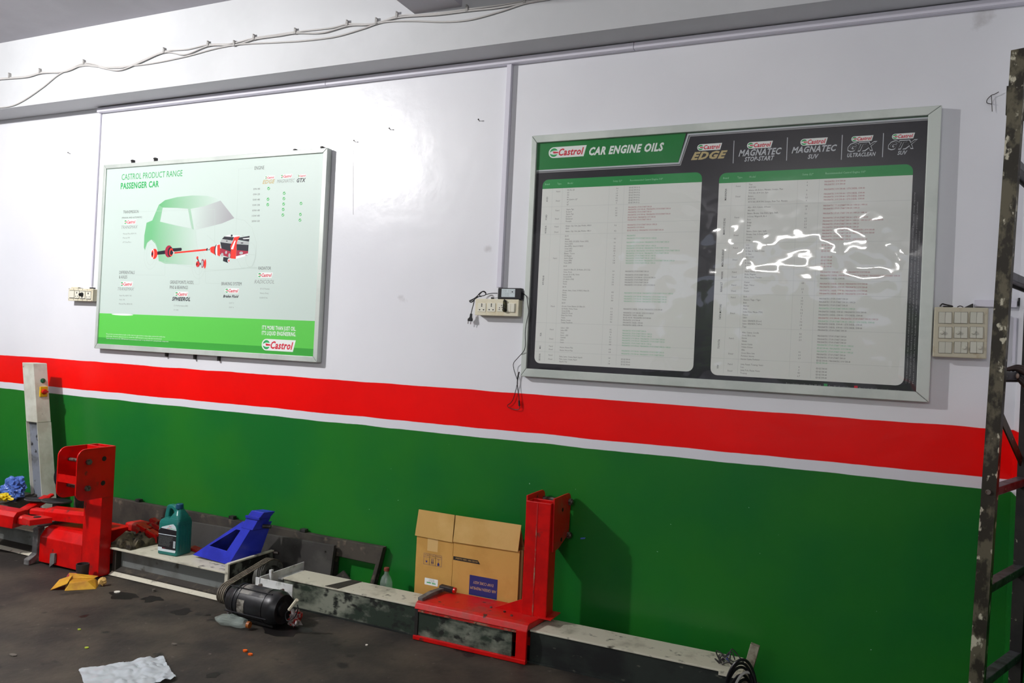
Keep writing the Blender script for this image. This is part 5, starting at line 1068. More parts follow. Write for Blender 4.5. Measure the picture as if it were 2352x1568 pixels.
for (yy, zz) in ((-.625, .665), (-.625, .520)):
    b = NB(); cyl(b, (pxa-.02, yy, zz), (pxb+.02, yy, zz), .010, n=14); obj('clevis_bolt', b, BOLT, t)
    b = NB(); cyl(b, (pxb+.009, yy, zz), (pxb+.024, yy, zz), .0165, n=6); obj('bolt_head', b, BOLT, t)
for (yy, zz) in ((-.525, .672), (-.525, .535)):
    b = NB(); cyl(b, (pxb+.0085, yy, zz), (pxb+.0098, yy, zz), .014, n=14); obj('plate_hole', b, HOLE, t)
b = NB(); gx = lx0-.045
P_ = [(gx, yL+.03, .215), (gx, yL-.012, .207), (gx, yL-.014, .06), (gx, yL-.035, .045), (gx, yL-.06, .032), (gx, yL-.06, .0), (gx, yL-.02, .008), (gx, yL+.015, .035), (gx, yL+.03, .06)]
extr(b, P_, (.045, 0, 0)); rbar(b, (gx+.02, yL+.01, .214), (gx+.03, -.22, .222), .045, .012); obj('guard_strip', b, GREYST, t, bevel=.004)
b = NB(); extr(b, [(lx0+.12, yL-.003, .08), (lx0+.16, yL-.003, .085), (lx0+.16, yL-.003, .03), (lx0+.12, yL-.003, .0)], (0, -.012, 0)); obj('small_tab', b, GREYST, t)

# ================================================================== RED ARMS AND WORN PARTS BEHIND THE LEFT CARRIAGE
def arm(label, p0, p1, w, h, m=REDP, tip=None):
    t = thing('swing_arm', label, 'lift arm', ((p0[0]+p1[0])/2, (p0[1]+p1[1])/2, min(p0[2], p1[2])-h/2), 'red swing arms')
    p0 = Vector(p0); p1 = Vector(p1); dn = (p1-p0).normalized(); s = dn.cross(Vector((0, 0, 1))).normalized(); u = s.cross(dn)
    prof = [s*w/2-u*h/2, s*w/2+u*h*.25, s*w*.32+u*h/2, -s*w*.32+u*h/2, -s*w/2+u*h*.25, -s*w/2-u*h/2]
    b = NB(); hexa(b, [p0+q for q in prof], [p1+q for q in prof]); obj('arm_beam', b, m, t, bevel=.003)
    e = p1+dn*.004; prof2 = [q*.5 for q in prof]
    b = NB(); hexa(b, [e-dn*.002+q for q in prof2], [e+dn*(tip or .06)+q for q in prof2]); obj('inner_extension', b, REDD, t, bevel=.002)
    return t
a0 = W(-60, 1145, -.62); a1 = W(50, 1180, -.60)
arm('thick red swing arm entering at far left above the track', (a0.x, -.60, .262), (W(48, 1185, -.50).x, -.50, .232), .13, .095)
ar = arm('red swing arm lying behind the left carriage sleeve', (-4.12, -.36, .285), (W(118, 1180, -.42).x, -.42, .278), .12, .066, tip=.13)
arm('thin red swing arm slanting up toward the control post', (W(48, 1176, -.46).x, -.46, W(48, 1176, -.46).z), (W(108, 1142, -.26).x, -.26, W(108, 1142, -.26).z), .06, .034, tip=.04)
arm('dark red swing arm reaching right between left carriage and canister', (-3.93, -.20, .225), (W(318, 1172, -.20).x-.06, -.17, .215), .10, .05, REDD, tip=.06)
for k, (px, py, r, lab) in enumerate(((130, 1150, .085, 'larger black rubber disc pad on the red arms'), (85, 1147, .07, 'smaller black rubber disc pad left of the larger one'))):
    c = W(px, py, -.33); t = thing('lift_pad', lab, 'lift pad', (c.x, -.33, c.z-.05), 'round pads on the red arms')
    b = NB(); lathe(b, (c.x, -.33, c.z-.012), (0, .12, 1), [(0, r*.8), (.006, r), (.016, r), (.02, r*.93), (.018, r*.6)], 28); obj('rubber_disc', b, BLACKP, t, smooth=True)
    b = NB(); tubering(b, Vector((c.x, -.33, c.z-.002)), Vector((c.x, -.3295, c.z+.002)), r*1.01, r*.95, 28); obj('worn_edge', b, GREYST, t)
    b = NB(); cyl(b, (c.x, -.33, c.z-.07), (c.x, -.33, c.z-.01), .022, n=14); obj('screw_stem', b, IRON, t)
t = thing('red_joint_block', 'red square joint block at the tip of the arm above the guard', 'joint block', (W(80, 1193, -.53).x, -.53, .2))
c = W(79, 1193, -.56); b = NB(); hexa(b, [(c.x-.055, -.60, c.z-.02), (c.x+.045, -.62, c.z-.02), (c.x+.075, -.50, c.z-.02), (c.x-.03, -.50, c.z-.02)], [(c.x-.055, -.60, c.z+.014), (c.x+.045, -.62, c.z+.014), (c.x+.075, -.50, c.z+.014), (c.x-.03, -.50, c.z+.014)]); obj('block_body', b, REDD, t, bevel=.003)
b = NB(); cyl(b, (c.x+.01, -.55, c.z+.014), (c.x+.01, -.55, c.z+.017), .02, n=18); obj('pin_hole', b, HOLE, t)
# dark wheel behind
b = NB(); c = W(158, 1092, -.16); lathe(b, (c.x, -.16, c.z-.01), (.25, -1, 0), [(0, .07), (.005, .085), (.03, .085), (.035, .06)], 28); t = tag(obj('rubber_wheel', b, BLACKP), 'black rubber wheel half hidden behind the left red post', 'wheel')
# worn red bracket behind the canister
t = thing('worn_bracket', 'worn red hinge bracket showing behind the green oil canister', 'bracket', (-3.72, -.20, .158))
zr = crop(230, 1140, 12.06)
pl_ = [W(*zr(*p), -.27) for p in ((990,830),(1060,765),(1180,820),(1530,1060),(1530,1360),(1230,1300),(1060,1180),(985,1060))]
b = NB(); extr(b, [Vector((p.x, -.27, max(p.z, .159))) for p in pl_], (0, .012, 0)); obj('cheek_plate', b, REDW, t, bevel=.001)
b = NB(); extr(b, [Vector((p.x+.02, -.20, max(p.z, .159))) for p in pl_], (0, .012, 0)); obj('cheek_plate', b, REDW, t, bevel=.001)
pp = [W(*zr(*p), -.255) for p in ((1100,760),(1330,900),(1360,935),(1530,850))]; b = NB(); rbar(b, pp[0], pp[1], .05, .012); rbar(b, pp[2], W(*zr(1600, 1080), -.25), .05, .012); obj('bridge_strip', b, REDP, t); b = NB(); c = W(*zr(1100, 1010), -.272); cyl(b, (c.x, -.268, c.z), (c.x, -.2725, c.z), .012, n=12); obj('pivot_hole', b, HOLE, t)
b = NB(); pp = [W(*zr(*p), -.18) for p in ((1400,600),(1570,700),(1540,790),(1400,880),(1350,640))]; extr(b, [Vector((p.x, -.18, p.z)) for p in pp], (0, .03, 0)); obj('rear_lug', b, REDW, t)
# strip of red steel between the canister and the jack stand
b = NB(); rbar(b, (W(440, 1250, -.22).x, -.225, .168), (W(500, 1280, -.26).x, -.28, .166), .05, .014); tag(obj('red_strip', b, REDW, bevel=.002), 'short worn red steel strip lying between canister and blue stand', 'strip')

# rag
b = NB(); nx, ny = 34, 20; g = []
rx0, rx1 = W(256, 1245, -.40).x+.03, W(330, 1250, -.35).x
for j in range(ny+1):
    for i in range(nx+1):
        s_, r_ = i/nx, j/ny; x = rx0+(rx1-rx0)*s_; y = -.44+.20*r_
        z = .160+.035*math.sin(math.pi*min(1, max(0, s_)))**.6*math.sin(math.pi*min(1, .15+r_*.85))+.06*abs(noise.noise(Vector((x*14, y*12, 2))))+.025*abs(noise.noise(Vector((x*38, y*30, 5))))
        if s_ in (0, 1) or r_ in (0, 1): z = .160
        g.append(b.verts.new((x+.012*noise.noise(Vector((y*20, 3, x*9))), y+.012*noise.noise(Vector((x*20, 7, y*9))), max(z, .160))))
for j in range(ny):
    for i in range(nx): b.faces.new((g[j*(nx+1)+i], g[j*(nx+1)+i+1], g[(j+1)*(nx+1)+i+1], g[(j+1)*(nx+1)+i]))
o = tag(obj('oily_rag', b, RAG, smooth=True), 'crumpled oily brown rag on the track right of the left red post', 'rag'); md = o.modifiers.new('thick', 'SOLIDIFY'); md.thickness = .003

# ================================================================== OIL CANISTER
cc = F(405, 1279, .158); 
ca, cb_ = F(360, 1271, .158), F(438, 1266, .158)
t = thing('oil_canister', 'teal plastic oil canister with handle, blue cap and black label', 'canister', ((ca.x+cc.x)/2, (ca.y+cc.y)/2, .158))
U_c = (cc-ca); U_c.z = 0; wC = U_c.length; U_c.normalize(); V_c = Vector((-U_c.y, U_c.x, 0)); dC = .115; hC = .285
def CP(u, v, z): return ca+U_c*u+V_c*v+Vector((0, 0, z))
def slab(bm, secs):
    """stack of rounded rectangular sections: (z, u0, u1, v0, v1, r)"""
    rings = []
    for z, u0, u1, v0, v1, r in secs:
        pts = []
        for cu, cv, a0 in ((u1-r, v0+r, -90), (u1-r, v1-r, 0), (u0+r, v1-r, 90), (u0+r, v0+r, 180)):
            for k in range(5): a = math.radians(a0+22.5*k); pts.append(bm.verts.new(CP(cu+r*math.cos(a), cv+r*math.sin(a), z)))
        rings.append(pts)
    for A, B in zip(rings, rings[1:]):
        for i in range(len(A)): bm.faces.new((A[i], A[(i+1) % len(A)], B[(i+1) % len(A)], B[i]))
    bm.faces.new(rings[0][::-1]); bm.faces.new(rings[-1])
w = wC
b = NB(); slab(b, [(0, .006, w-.006, .006, dC-.006, .012), (.005, 0, w, 0, dC, .014), (.175, 0, w, 0, dC, .014), (.19, .004, w-.0, .003, dC-.003, .016), (.205, .03, w-.004, .008, dC-.008, .018)])
slab(b, [(.200, w*.42, w-.002, .010, dC-.010, .018), (.222, w*.50, w-.012, .018, dC-.018, .018), (.240, w*.58, w-.022, .028, dC-.028, .016), (.252, w*.62, w-.030, .034, dC-.034, .016)])
obj('body', b, CAN, t, smooth=False, bevel=.003)
b = NB(); vm = dC/2
ho = [(0.0, .178), (.006, .222), (.016, .262), (.026, .272), (w*.42, .272), (w*.56, .262), (w*.66, .238), (w*.72, .20)]
hi_ = [(.034, .200), (.036, .222), (.040, .243), (.046, .250), (w*.38, .250), (w*.46, .243), (w*.50, .228), (w*.47, .206)]
ringprism(b, [CP(u_, vm-.019, z_) for u_, z_ in ho], [CP(u_, vm-.019, z_) for u_, z_ in hi_], V_c*.038); obj('handle', b, CAN, t, bevel=.007, seg=3)
cu = w-.048
b = NB(); lathe(b, CP(cu, vm, .248), (0, 0, 1), [(0, .018), (.008, .018), (.008, .021), (.030, .0205), (.033, .018)], 20); obj('cap', b, CANCAP, t)
for k in range(4):
    b = NB(); u = w+.0005; extr(b, [CP(u, .018+.022*k, .02), CP(u, .026+.022*k, .02), CP(u, .026+.022*k, .165), CP(u, .018+.022*k, .165)], U_c*.0018); obj('side_rib', b, CAN, t)
Lp = Print(CP(0, -.0005, 0), U_c, (0, 0, 1)); PRINTS.append(Lp)
for k, m, n in (('lw', LABEL, 'label_white'), ('lb', CANLBL, 'label_black'), ('tx', INKLIGHT, 'label_lettering'), ('r', INKR, 'label_red'), ('o', ORANGE, 'label_orange'), ('g', INKG, 'label_green')): Lp.reg(k, m, t, n)
lw = w
Lp.poly('lw', [(.006, .02), (lw-.012, .02), (lw-.008, .026), (lw-.008, .148), (lw-.016, .166), (lw-.032, .178), (lw-.05, .174), (.03, .155), (.006, .135)], .0006)
Lp.poly('lb', [(.006, .042), (.035, .042), (.035, .034), (lw-.008, .034), (lw-.008, .144), (.022, .148), (.006, .134)], .0011)
Lp.rect('lw', .006, .112, lw-.008, .116, .0016)
for i in range(9): Lp.text('tx', ('Fully synthetic technology for modern engines', 'protects from the moment you start and drives', 'down wear during warm up in all conditions', 'suitable for petrol and diesel passenger cars')[i % 4], .010, .102-.0062*i, .0030, width=(lw*.72 if i < 4 else lw*.60)-.004*(i % 3), res=1, l=.0017)
Lp.rect('lw', lw-.026, .046, lw-.012, .084, .0016)
for i in range(8): Lp.rect('lb', lw-.024, .050+.004*i, lw-.014, .0518+.004*i, .0019)
Lp.text('r', 'Castrol', lw*.55, .160, .0065, width=.018, shear=.28, l=.0012, bold=.02); Lp.text('tx', 'MAGNATEC', lw*.50, .152, .005, width=.032, l=.0012, bold=.03, shear=.2)
Lp.rect('o', lw*.46, .1485, lw*.58, .1505, .0014); Lp.rect('g', lw*.58, .1485, lw-.010, .1505, .0014); Lp.text('r', 'Castrol', .038, .036, .004, width=.02, l=.0017)

# ================================================================== BLUE JACK STAND
t = thing('jack_stand', 'blue steel jack stand with triangular cut-out beside the canister', 'jack stand', (-3.18, -.27, .158))
yj = -.30
fp = lambda *pp: [Vector((W(x, y, yj).x, yj, W(x, y, yj).z)) for x, y in pp]
outer = fp((459,1262),(545,1279),(577,1222),(573,1201),(552,1203),(510,1222)); 
zb0 = .160
A3 = fp((458,1260),(540,1280),(577,1203),(551,1199)); A3[0].z = zb0+.012; A3[1].z = zb0
# front sheet lies back, leaning from the floor up to the post; cut-out in the middle
I3 = fp((489,1251),(530,1263),(551,1218),(541,1216))
O_ = [A3[0], A3[1], A3[2], A3[3]]; 
lean = lambda p: Vector((p.x, yj-.05+(p.z-zb0)*.30, p.z))
b = NB(); ringprism(b, [lean(p) for p in O_], [lean(p) for p in I3], (.0, .004, .002)); obj('front_sheet', b, BLUEP, t, bevel=.001)
b = NB(); e1_, e2_ = lean(A3[1]), lean(A3[2]); extr(b, [e1_, e2_, e2_+Vector((.035, .10, 0)), e1_+Vector((.06, .16, 0))], (.004, 0, 0)); obj('side_sheet', b, BLUEP, t)
b = NB(); e0_, e3_ = lean(A3[0]), lean(A3[3]); extr(b, [e0_, e3_, e3_+Vector((.035, .10, 0)), e0_+Vector((.09, .14, 0))], (.003, 0, 0)); obj('side_sheet', b, BLUEP, t)
top0 = fp((551,1212),(578,1218),(587,1193),(560,1188)); top1 = fp((560,1188),(587,1194),(597,1179),(568,1174))
b = NB(); extr(b, [lean(p)+Vector((0, -.002, 0)) for p in top0], (.02, .075, 0)); obj('neck', b, BLUEP, t, bevel=.002)
b = NB(); extr(b, [lean(p)+Vector((0, -.004, 0)) for p in top1], (.025, .06, 0)); obj('saddle', b, BLUEP, t, bevel=.002)
b = NB(); p = lean(top0[3]); q_ = lean(top0[2]); rbar(b, p+Vector((-.004, -.006, .002)), q_+Vector((.012, -.006, .002)), .012, .014); obj('collar', b, BLUEP, t, bevel=.002)
b = NB(); p = fp((592,1214))[0]; cyl(b, (p.x-.02, -.24, p.z), (p.x+.02, -.22, p.z), .011, n=10); obj('ratchet_handle', b, IRON, t)

# ================================================================== CARDBOARD BOX, BOTTLE
t = thing('cardboard_box', 'flattened cardboard box standing upside down against the green wall', 'cardboard box', (-1.81, -.1, 0))
bx0, bx1 = (W(960,1172,-.115).x+W(950,1365,-.115).x)/2, W(1192,1300,-.115).x
zf = (W(953,1222,-.115).z+W(1190,1265,-.115).z)/2; ztp = W(1080,1188,-.115).z; xs_ = W(1042,1240,-.115).x
yc0, yc1 = -.115, -.052
b = NB(); box(b, bx0+.002, xs_-.001, yc0, yc0+.004, .012, zf); obj('front_panel', b, CARDB, t)
b = NB(); box(b, xs_+.001, bx1, yc0, yc0+.004, .010, zf-.002); obj('front_panel', b, CARDB, t)
b = NB(); box(b, bx0+.002, bx1, yc1, yc1+.004, .010, zf); obj('back_panel', b, CARDB, t)
b = NB(); box(b, bx1-.004, bx1, yc0+.004, yc1, .010, zf-.004); obj('side_panel', b, CARDE, t)
b = NB(); box(b, bx1+.0, bx1+.010, yc0+.022, yc1+.012, .010, zf-.004); obj('torn_side_strip', b, CARDE, t)
b = NB(); hexa(b, [(bx0-.006, yc0-.007, zf-.010), (xs_-.004, yc0-.007, zf-.014), (xs_-.001, yc0-.001, ztp), (bx0+.006, yc0-.001, ztp+.002)], [(bx0-.006, yc0-.003, zf-.010), (xs_-.004, yc0-.003, zf-.014), (xs_-.001, yc0+.003, ztp), (bx0+.006, yc0+.003, ztp+.002)]); obj('flap', b, CARDB2, t)
b = NB(); hexa(b, [(xs_+.001, yc0-.008, zf-.010), (bx1-.006, yc0-.008, zf-.006), (bx1+.002, yc0-.001, ztp), (xs_+.006, yc0-.001, ztp)], [(xs_+.001, yc0-.004, zf-.010), (bx1-.006, yc0-.004, zf-.006), (bx1+.002, yc0+.003, ztp), (xs_+.006, yc0+.003, ztp)]); obj('flap', b, CARDB2, t)
b = NB(); hexa(b, [(bx0+.01, yc1, zf), (bx1-.004, yc1, zf), (bx1-.014, yc1-.04, ztp-.008), (bx0+.014, yc1-.04, ztp-.008)], [(bx0+.01, yc1+.003, zf), (bx1-.004, yc1+.003, zf), (bx1-.014, yc1-.037, ztp-.008), (bx0+.014, yc1-.037, ztp-.008)]); obj('flap', b, CARDE, t)
Bp = Print((0, yc0-.0004, 0), (-1, 0, 0), (0, 0, -1)); Bp.y = yc0-.0004; PRINTS.append(Bp)
for k, m, n in (('blue', CARDBLUE, 'navy_panel_print'), ('bk', CARDBLK, 'black_strip_print'), ('lt', CARDB2, 'pale_lettering'), ('nb', CARDBLUE, 'handling_symbols'), ('lab', INKW, 'white_sticker'), ('lk', INKGREY, 'sticker_text'), ('lg', INKG, 'sticker_green'), ('tp', TAPE, 'tape_patch')): Bp.reg(k, m, t, n)
z6 = crop(940, 1240, 8.4)
def bq(x, y): return Bp.uv(W(*z6(x, y), Bp.y))
def BR(k, a, c, l=.0006): p, q_ = bq(*a), bq(*c); Bp.rect(k, min(p[0], q_[0]), min(p[1], q_[1]), max(p[0], q_[0]), max(p[1], q_[1]), l); return p, q_
p, q_ = bq(1165, 665), bq(1690, 1155); r_, s_ = bq(1705, 765), bq(1150, 1045)
u0, u1 = (q_[0]+r_[0])/2, (p[0]+s_[0])/2; v0, v1 = (q_[1]+s_[1])/2, (p[1]+r_[1])/2
u0, u1 = min(u0, u1), max(u0, u1); v0, v1 = min(v0, v1), max(v0, v1)
Bp.rect('blue', u0, v0, u1, v1, .0005)
Bp.text('lt', 'AIR GREEN PREMIUM', u0+.006, v0+(v1-v0)*.56, .0135, width=(u1-u0)*.92, l=.001)
Bp.text('lt', 'EVAP CORE ASSY', u0+.022, v0+(v1-v0)*.27, .0135, width=(u1-u0)*.72, l=.001)
p, q_ = bq(850, 342), bq(1350, 432); ua, ub = q_[0], p[0]; vm_ = (bq(850,342)[1]+bq(1350,432)[1])/2
Bp.poly('bk', [(ua-.006, vm_+.009), (ub, vm_+.009), (ub, vm_-.009), (ua+.008, vm_-.009)] if False else [(ua+.008, vm_-.009), (ub, vm_-.009), (ub, vm_+.009), (ua-.006, vm_+.009)], .0005)
Bp.text('lt', 'AN ISO 9001 14001 Certified', ua+.008, vm_-.004, .0075, width=(ub-ua)*.85, l=.001)
for k, (x0_, x1_) in enumerate(((285, 385), (395, 500), (510, 618))):
    p, q_ = bq(x0_, 255+22*k), bq(x1_, 480+18*k); ua, ub = min(p[0], q_[0]), max(p[0], q_[0]); va, vb = bq(400, 480)[1], bq(400, 268)[1]; va, vb = min(va, vb), max(va, vb); um = (ua+ub)/2; vd = va+(vb-va)*.32
    Bp.line('nb', [(ua, va), (ub, va), (ub, vb), (ua, vb)], .0011, .0006, True); Bp.line('nb', [(ua, vd), (ub, vd)], .0009, .0006)
    Bp.text('nb', ('KEEP DRY', 'THIS UP', 'FRAGILE')[k], um, va+(vb-va)*.10, .0045, width=(ub-ua)*.8, align='C', res=1)
    hh = (vb-vd); va = vd
    if k == 0: Bp.poly('nb', [(um-.007, va+hh*.5), (um+.007, va+hh*.5), (um, va+hh*.78)], .0006); Bp.line('nb', [(um, va+hh*.5), (um, va+hh*.2)], .0008, .0006)
    if k == 1:
        for s__ in (-.004, .004): Bp.line('nb', [(um+s__, va+hh*.15), (um+s__, va+hh*.7)], .0026, .0006); Bp.poly('nb', [(um+s__-.003, va+hh*.55), (um+s__+.003, va+hh*.55), (um+s__, va+hh*.92)], .0006)
    if k == 2: Bp.poly('nb', [(um-.001, va+hh*.5), (um+.001, va+hh*.5), (um+.006, va+hh*.65), (um+.006, va+hh*.92), (um-.006, va+hh*.92), (um-.006, va+hh*.65)], .0006); Bp.line('nb', [(um, va+hh*.5), (um, va+hh*.14)], .0012, .0006); Bp.line('nb', [(um-.006, va+hh*.12), (um+.006, va+hh*.12)], .0014, .0006)
p, q_ = bq(300, 720), bq(548, 900); u0, u1 = min(p[0], q_[0]), max(p[0], q_[0]); v0, v1 = min(p[1], q_[1]), max(p[1], q_[1])
Bp.rrect('lab', u0, v0, u1, v1, .003, .0006)
cw = u1-u0; ch = v1-v0
Bp.rect('lg', u0+cw*.5, v0+ch*.55-ch*.4, u0+cw*.82, v0+ch*.3, .001) if False else None
lu = lambda f_: u1-cw*f_; lv = lambda f_: v1-ch*(1-f_) if False else v0+ch*f_
Bp.rect('lg', u0+cw*.52, v0+ch*.62, u0+cw*.84, v0+ch*.78, .001) if False else Bp.rect('lg', u0+cw*.52, v0+ch*.56, u0+cw*.84, v0+ch*.72, .001)
for k_ in range(4): Bp.rect('lg', u0+cw*(.18+.07*k_), v0+ch*.56, u0+cw*(.235+.07*k_), v0+ch*(.80-.05*(k_ % 2)), .001)
for i in range(6): Bp.text('lk', ('PART NO 8821', 'QTY 1 NOS', 'MRP INCL TAXES', 'PKD 06 21', 'BATCH 0417', 'CUSTOMER CARE')[i], u0+cw*(.25 if i % 2 else .3), v0+ch*(.08+.075*i), .0022, width=cw*(.35+.04*(i % 3)), res=1, l=.001)
p, q_ = W(1032-57, 1225, Bp.y), W(1002, 1265, Bp.y); pa, pb = Bp.uv(W(983,1228,Bp.y)), Bp.uv(W(1005,1268,Bp.y)); Bp.rect('tp', min(pa[0], pb[0]), min(pa[1], pb[1]), max(pa[0], pb[0]), max(pa[1], pb[1]), .0004)

c = W(888, 1355, -.105)
t = thing('water_bottle', 'crumpled clear plastic water bottle with brown cap standing behind the track', 'bottle', (c.x, -.105, 0))
zz = W(882, 1302, -.105).z
b = NB(); H_ = zz-.016
lathe(b, (c.x, -.105, 0), (0, 0, 1), [(0, .026), (.004, .032), (H_*.25, .032), (H_*.3, .028), (H_*.36, .033), (H_*.5, .030), (H_*.55, .034), (H_*.72, .033), (H_*.84, .024), (H_*.92, .013), (H_, .012)], 20)
for v in b.verts: v.co.x += .006*noise.noise(v.co*30)-(v.co.z)*.03; v.co.y += .006*noise.noise(v.co*28+Vector((3, 3, 3)))
obj('bottle_body', b, GLASSY, t, smooth=False); b = NB(); xc = c.x-H_*.03; lathe(b, (xc, -.105, H_), (0, 0, 1), [(0, .0145), (.015, .0145), (.017, .012)], 16); obj('screw_cap', b, mat('brown_cap', (128, 62, 50), .5), t)

# ================================================================== RIGHT END OF THE TRACK
t = thing('cable_coil', 'coil of black cable looped over the right end of the track', 'cable', (-.44, -.36, 0))
cz = crop(1640, 1440, 12.25)
for k in range(6):
    b = NB(); ph = rnd.uniform(-.02, .02); r0 = .075+.008*k; pts = []
    for i in range(13):
        a = math.radians(-30+240*i/12); pts.append((-.418+r0*.55*math.cos(a)+ph, -.375-.006*k+.02*math.sin(a*2), .02+r0*1.75*max(0, math.sin(a))*.95+.004*k))
    tube(b, pts, .0055, 7); obj('cable_loop', b, BLACKP if k != 2 else CABLE, t, smooth=True)
p0 = W(1722, 1525, -.30); p1 = W(1735, 1478, -.30)
b = NB(); d_ = Vector((.03, 0, .14)); rbar(b, Vector((p1.x-.035, -.30, .10)), Vector((p1.x, -.30, p1.z-.004)), .03, .036, upv=(1, 0, 0)); tag(obj('wooden_peg', b, mat('pale_old_wood', (150, 146, 128), .7, col2=(110, 100, 86), scale=30), bevel=.002), 'short pale wooden peg sticking up at the right track end', 'peg')
b = NB(); box(b, xR-.07, xR+.03, -.34, -.16, ZT-.02, ZT-.001); tag(obj('track_stub', b, TRACKT), 'rusty track stub under the coil of cable', 'track stub')
b = NB()
for k in range(9):
    a0_ = Vector((-.515+rnd.uniform(-.03, .03), -.27+rnd.uniform(-.04, .05), ZT+.004)); tube(b, [a0_, a0_+Vector((rnd.uniform(-.02, .03), rnd.uniform(-.01, .03), rnd.uniform(.015, .04))), a0_+Vector((rnd.uniform(.0, .06), rnd.uniform(-.03, .03), .006))], .0028, 5, k=4)
tag(obj('wire_tangle', b, IRON, smooth=True), 'dark tangle of wires on the track before the cable coil', 'wires')
b = NB(); p = F(1670, 1511, ZT); tube(b, [(p.x-.025, p.y-.05, ZT+.003), (p.x, p.y-.01, ZT+.003), (p.x+.006, p.y+.03, ZT+.02)], .0016, 5); tube(b, [(p.x, p.y-.01, ZT+.003), (p.x+.02, p.y-.05, ZT+.003)], .0016, 5); tag(obj('blue_thread', b, BLUEP), 'thin blue thread knotted on the track near the wire tangle', 'thread')

# ================================================================== FLOOR LITTER
def scrap(name, label, cat, px, py, w, h, m, seed, group=None, thick=.004):
    c = F(px, py, 0); b = NB(); n = 7; pts = [Vector((c.x+w*(.5+.3*noise.noise(Vector((seed, k, 0))))*math.cos(2*math.pi*k/n), c.y+h*(.5+.3*noise.noise(Vector((seed, k, 5))))*math.sin(2*math.pi*k/n), .001+.006*abs(noise.noise(Vector((seed, k, 9)))))) for k in range(n)]
    extr(b, pts, (0, 0, thick)); return tag(obj(name, b, m), label, cat, group)
# yellow packet with black cup and pink paper
pa, pb, pc_ = F(140, 1345), F(226, 1340), F(155, 1357)
t = thing('torn_packet', 'torn orange-yellow paper packet lying before the left red carriage', 'packet', ((pa.x+pb.x)/2, (pa.y+pb.y)/2, 0))
U_ = (pb-pa).normalized(); V_ = Vector((-U_.y, U_.x, 0)); o_ = (pa+pb)/2-V_*.04
def KP(u, v, z): return o_+U_*u+V_*v+Vector((0, 0, z))
b = NB(); hexa(b, [KP(-.06, -.06, .0), KP(.09, -.06, 0), KP(.10, .05, 0), KP(-.07, .05, 0)], [KP(-.04, -.045, .036), KP(.045, -.040, .040), KP(.075, .035, .030), KP(-.05, .035, .036)]); obj('packet_body', b, PACK, t, bevel=.002)
b = NB(); hexa(b, [KP(-.13, -.03, .0), KP(-.05, -.05, .034), KP(-.04, .05, .048), KP(-.10, .05, .03)], [KP(-.13, -.03, .003), KP(-.05, -.05, .037), KP(-.04, .05, .051), KP(-.10, .05, .033)]); obj('torn_flap', b, PACK, t)
b = NB(); hexa(b, [KP(-.05, .035, .036), KP(.07, .03, .032), KP(.085, .075, .03), KP(-.06, .08, .055)], [KP(-.05, .035, .039), KP(.07, .03, .035), KP(.085, .075, .033), KP(-.06, .08, .058)]); obj('upper_flap', b, PACK, t)
b = crumple(KP(.115, -.01, .025), .022, 4, 2, .6, 2); obj('packet_end', b, CARDB2, t)
c = F(192, 1325, 0)
b = NB(); k_ = KP(.0, .125, 0); lathe(b, (k_.x, k_.y, .0), (0, 0, 1), [(0, .03), (.085, .034), (.092, .034), (.092, .029), (.03, .027)], 24); tag(obj('paper_cup', b, CUPM), 'dark empty cup standing behind the torn yellow packet', 'cup')
b = NB(); k_ = KP(-.055, .105, .03); hexa(b, [k_+Vector((-.05, 0, -.03)), k_+Vector((.03, .02, -.03)), k_+Vector((.03, .02, .015)), k_+Vector((-.02, 0, .012))], [k_+Vector((-.05, .02, -.03)), k_+Vector((.03, .035, -.03)), k_+Vector((.03, .035, .015)), k_+Vector((-.02, .02, .012))]); tag(obj('pink_paper', b, PINK), 'folded pink and white paper beside the dark cup', 'paper')
# plastic sheet
b = NB(); q4 = [F(180, 1540), F(206, 1600), F(395, 1572), F(407, 1538), F(372, 1513), F(320, 1517)]
A_, B_, C_, D_ = F(180, 1541), F(372, 1512), F(404, 1560), F(215, 1620); n = 46; g = []
for j in range(n+1):
    for i in range(n+1):
        s_, r_ = i/n, j/n; p = (A_*(1-s_)+B_*s_)*(1-r_)+(D_*(1-s_)+C_*s_)*r_
        e = .010*noise.noise(Vector((s_*4, r_*4, 1))); p = p+Vector((e*3 if i in (0, n) or j in (0, n) else 0, e*2 if j in (0, n) else 0, 0))
        z = .004+.022*abs(noise.noise(Vector((s_*3.2+2, r_*3.0, 4))))+.012*abs(noise.noise(Vector((s_*9, r_*7, 7))))*(0.4+s_)+.004*abs(noise.noise(Vector((s_*22, r_*18, 3))))
        g.append(b.verts.new((p.x, p.y, z)))
for j in range(n):
    for i in range(n): b.faces.new((g[j*(n+1)+i], g[j*(n+1)+i+1], g[(j+1)*(n+1)+i+1], g[(j+1)*(n+1)+i]))
tag(obj('plastic_sheet', b, SHEETM, smooth=True), 'crumpled milky plastic sheet lying on the floor at bottom left', 'plastic sheet')
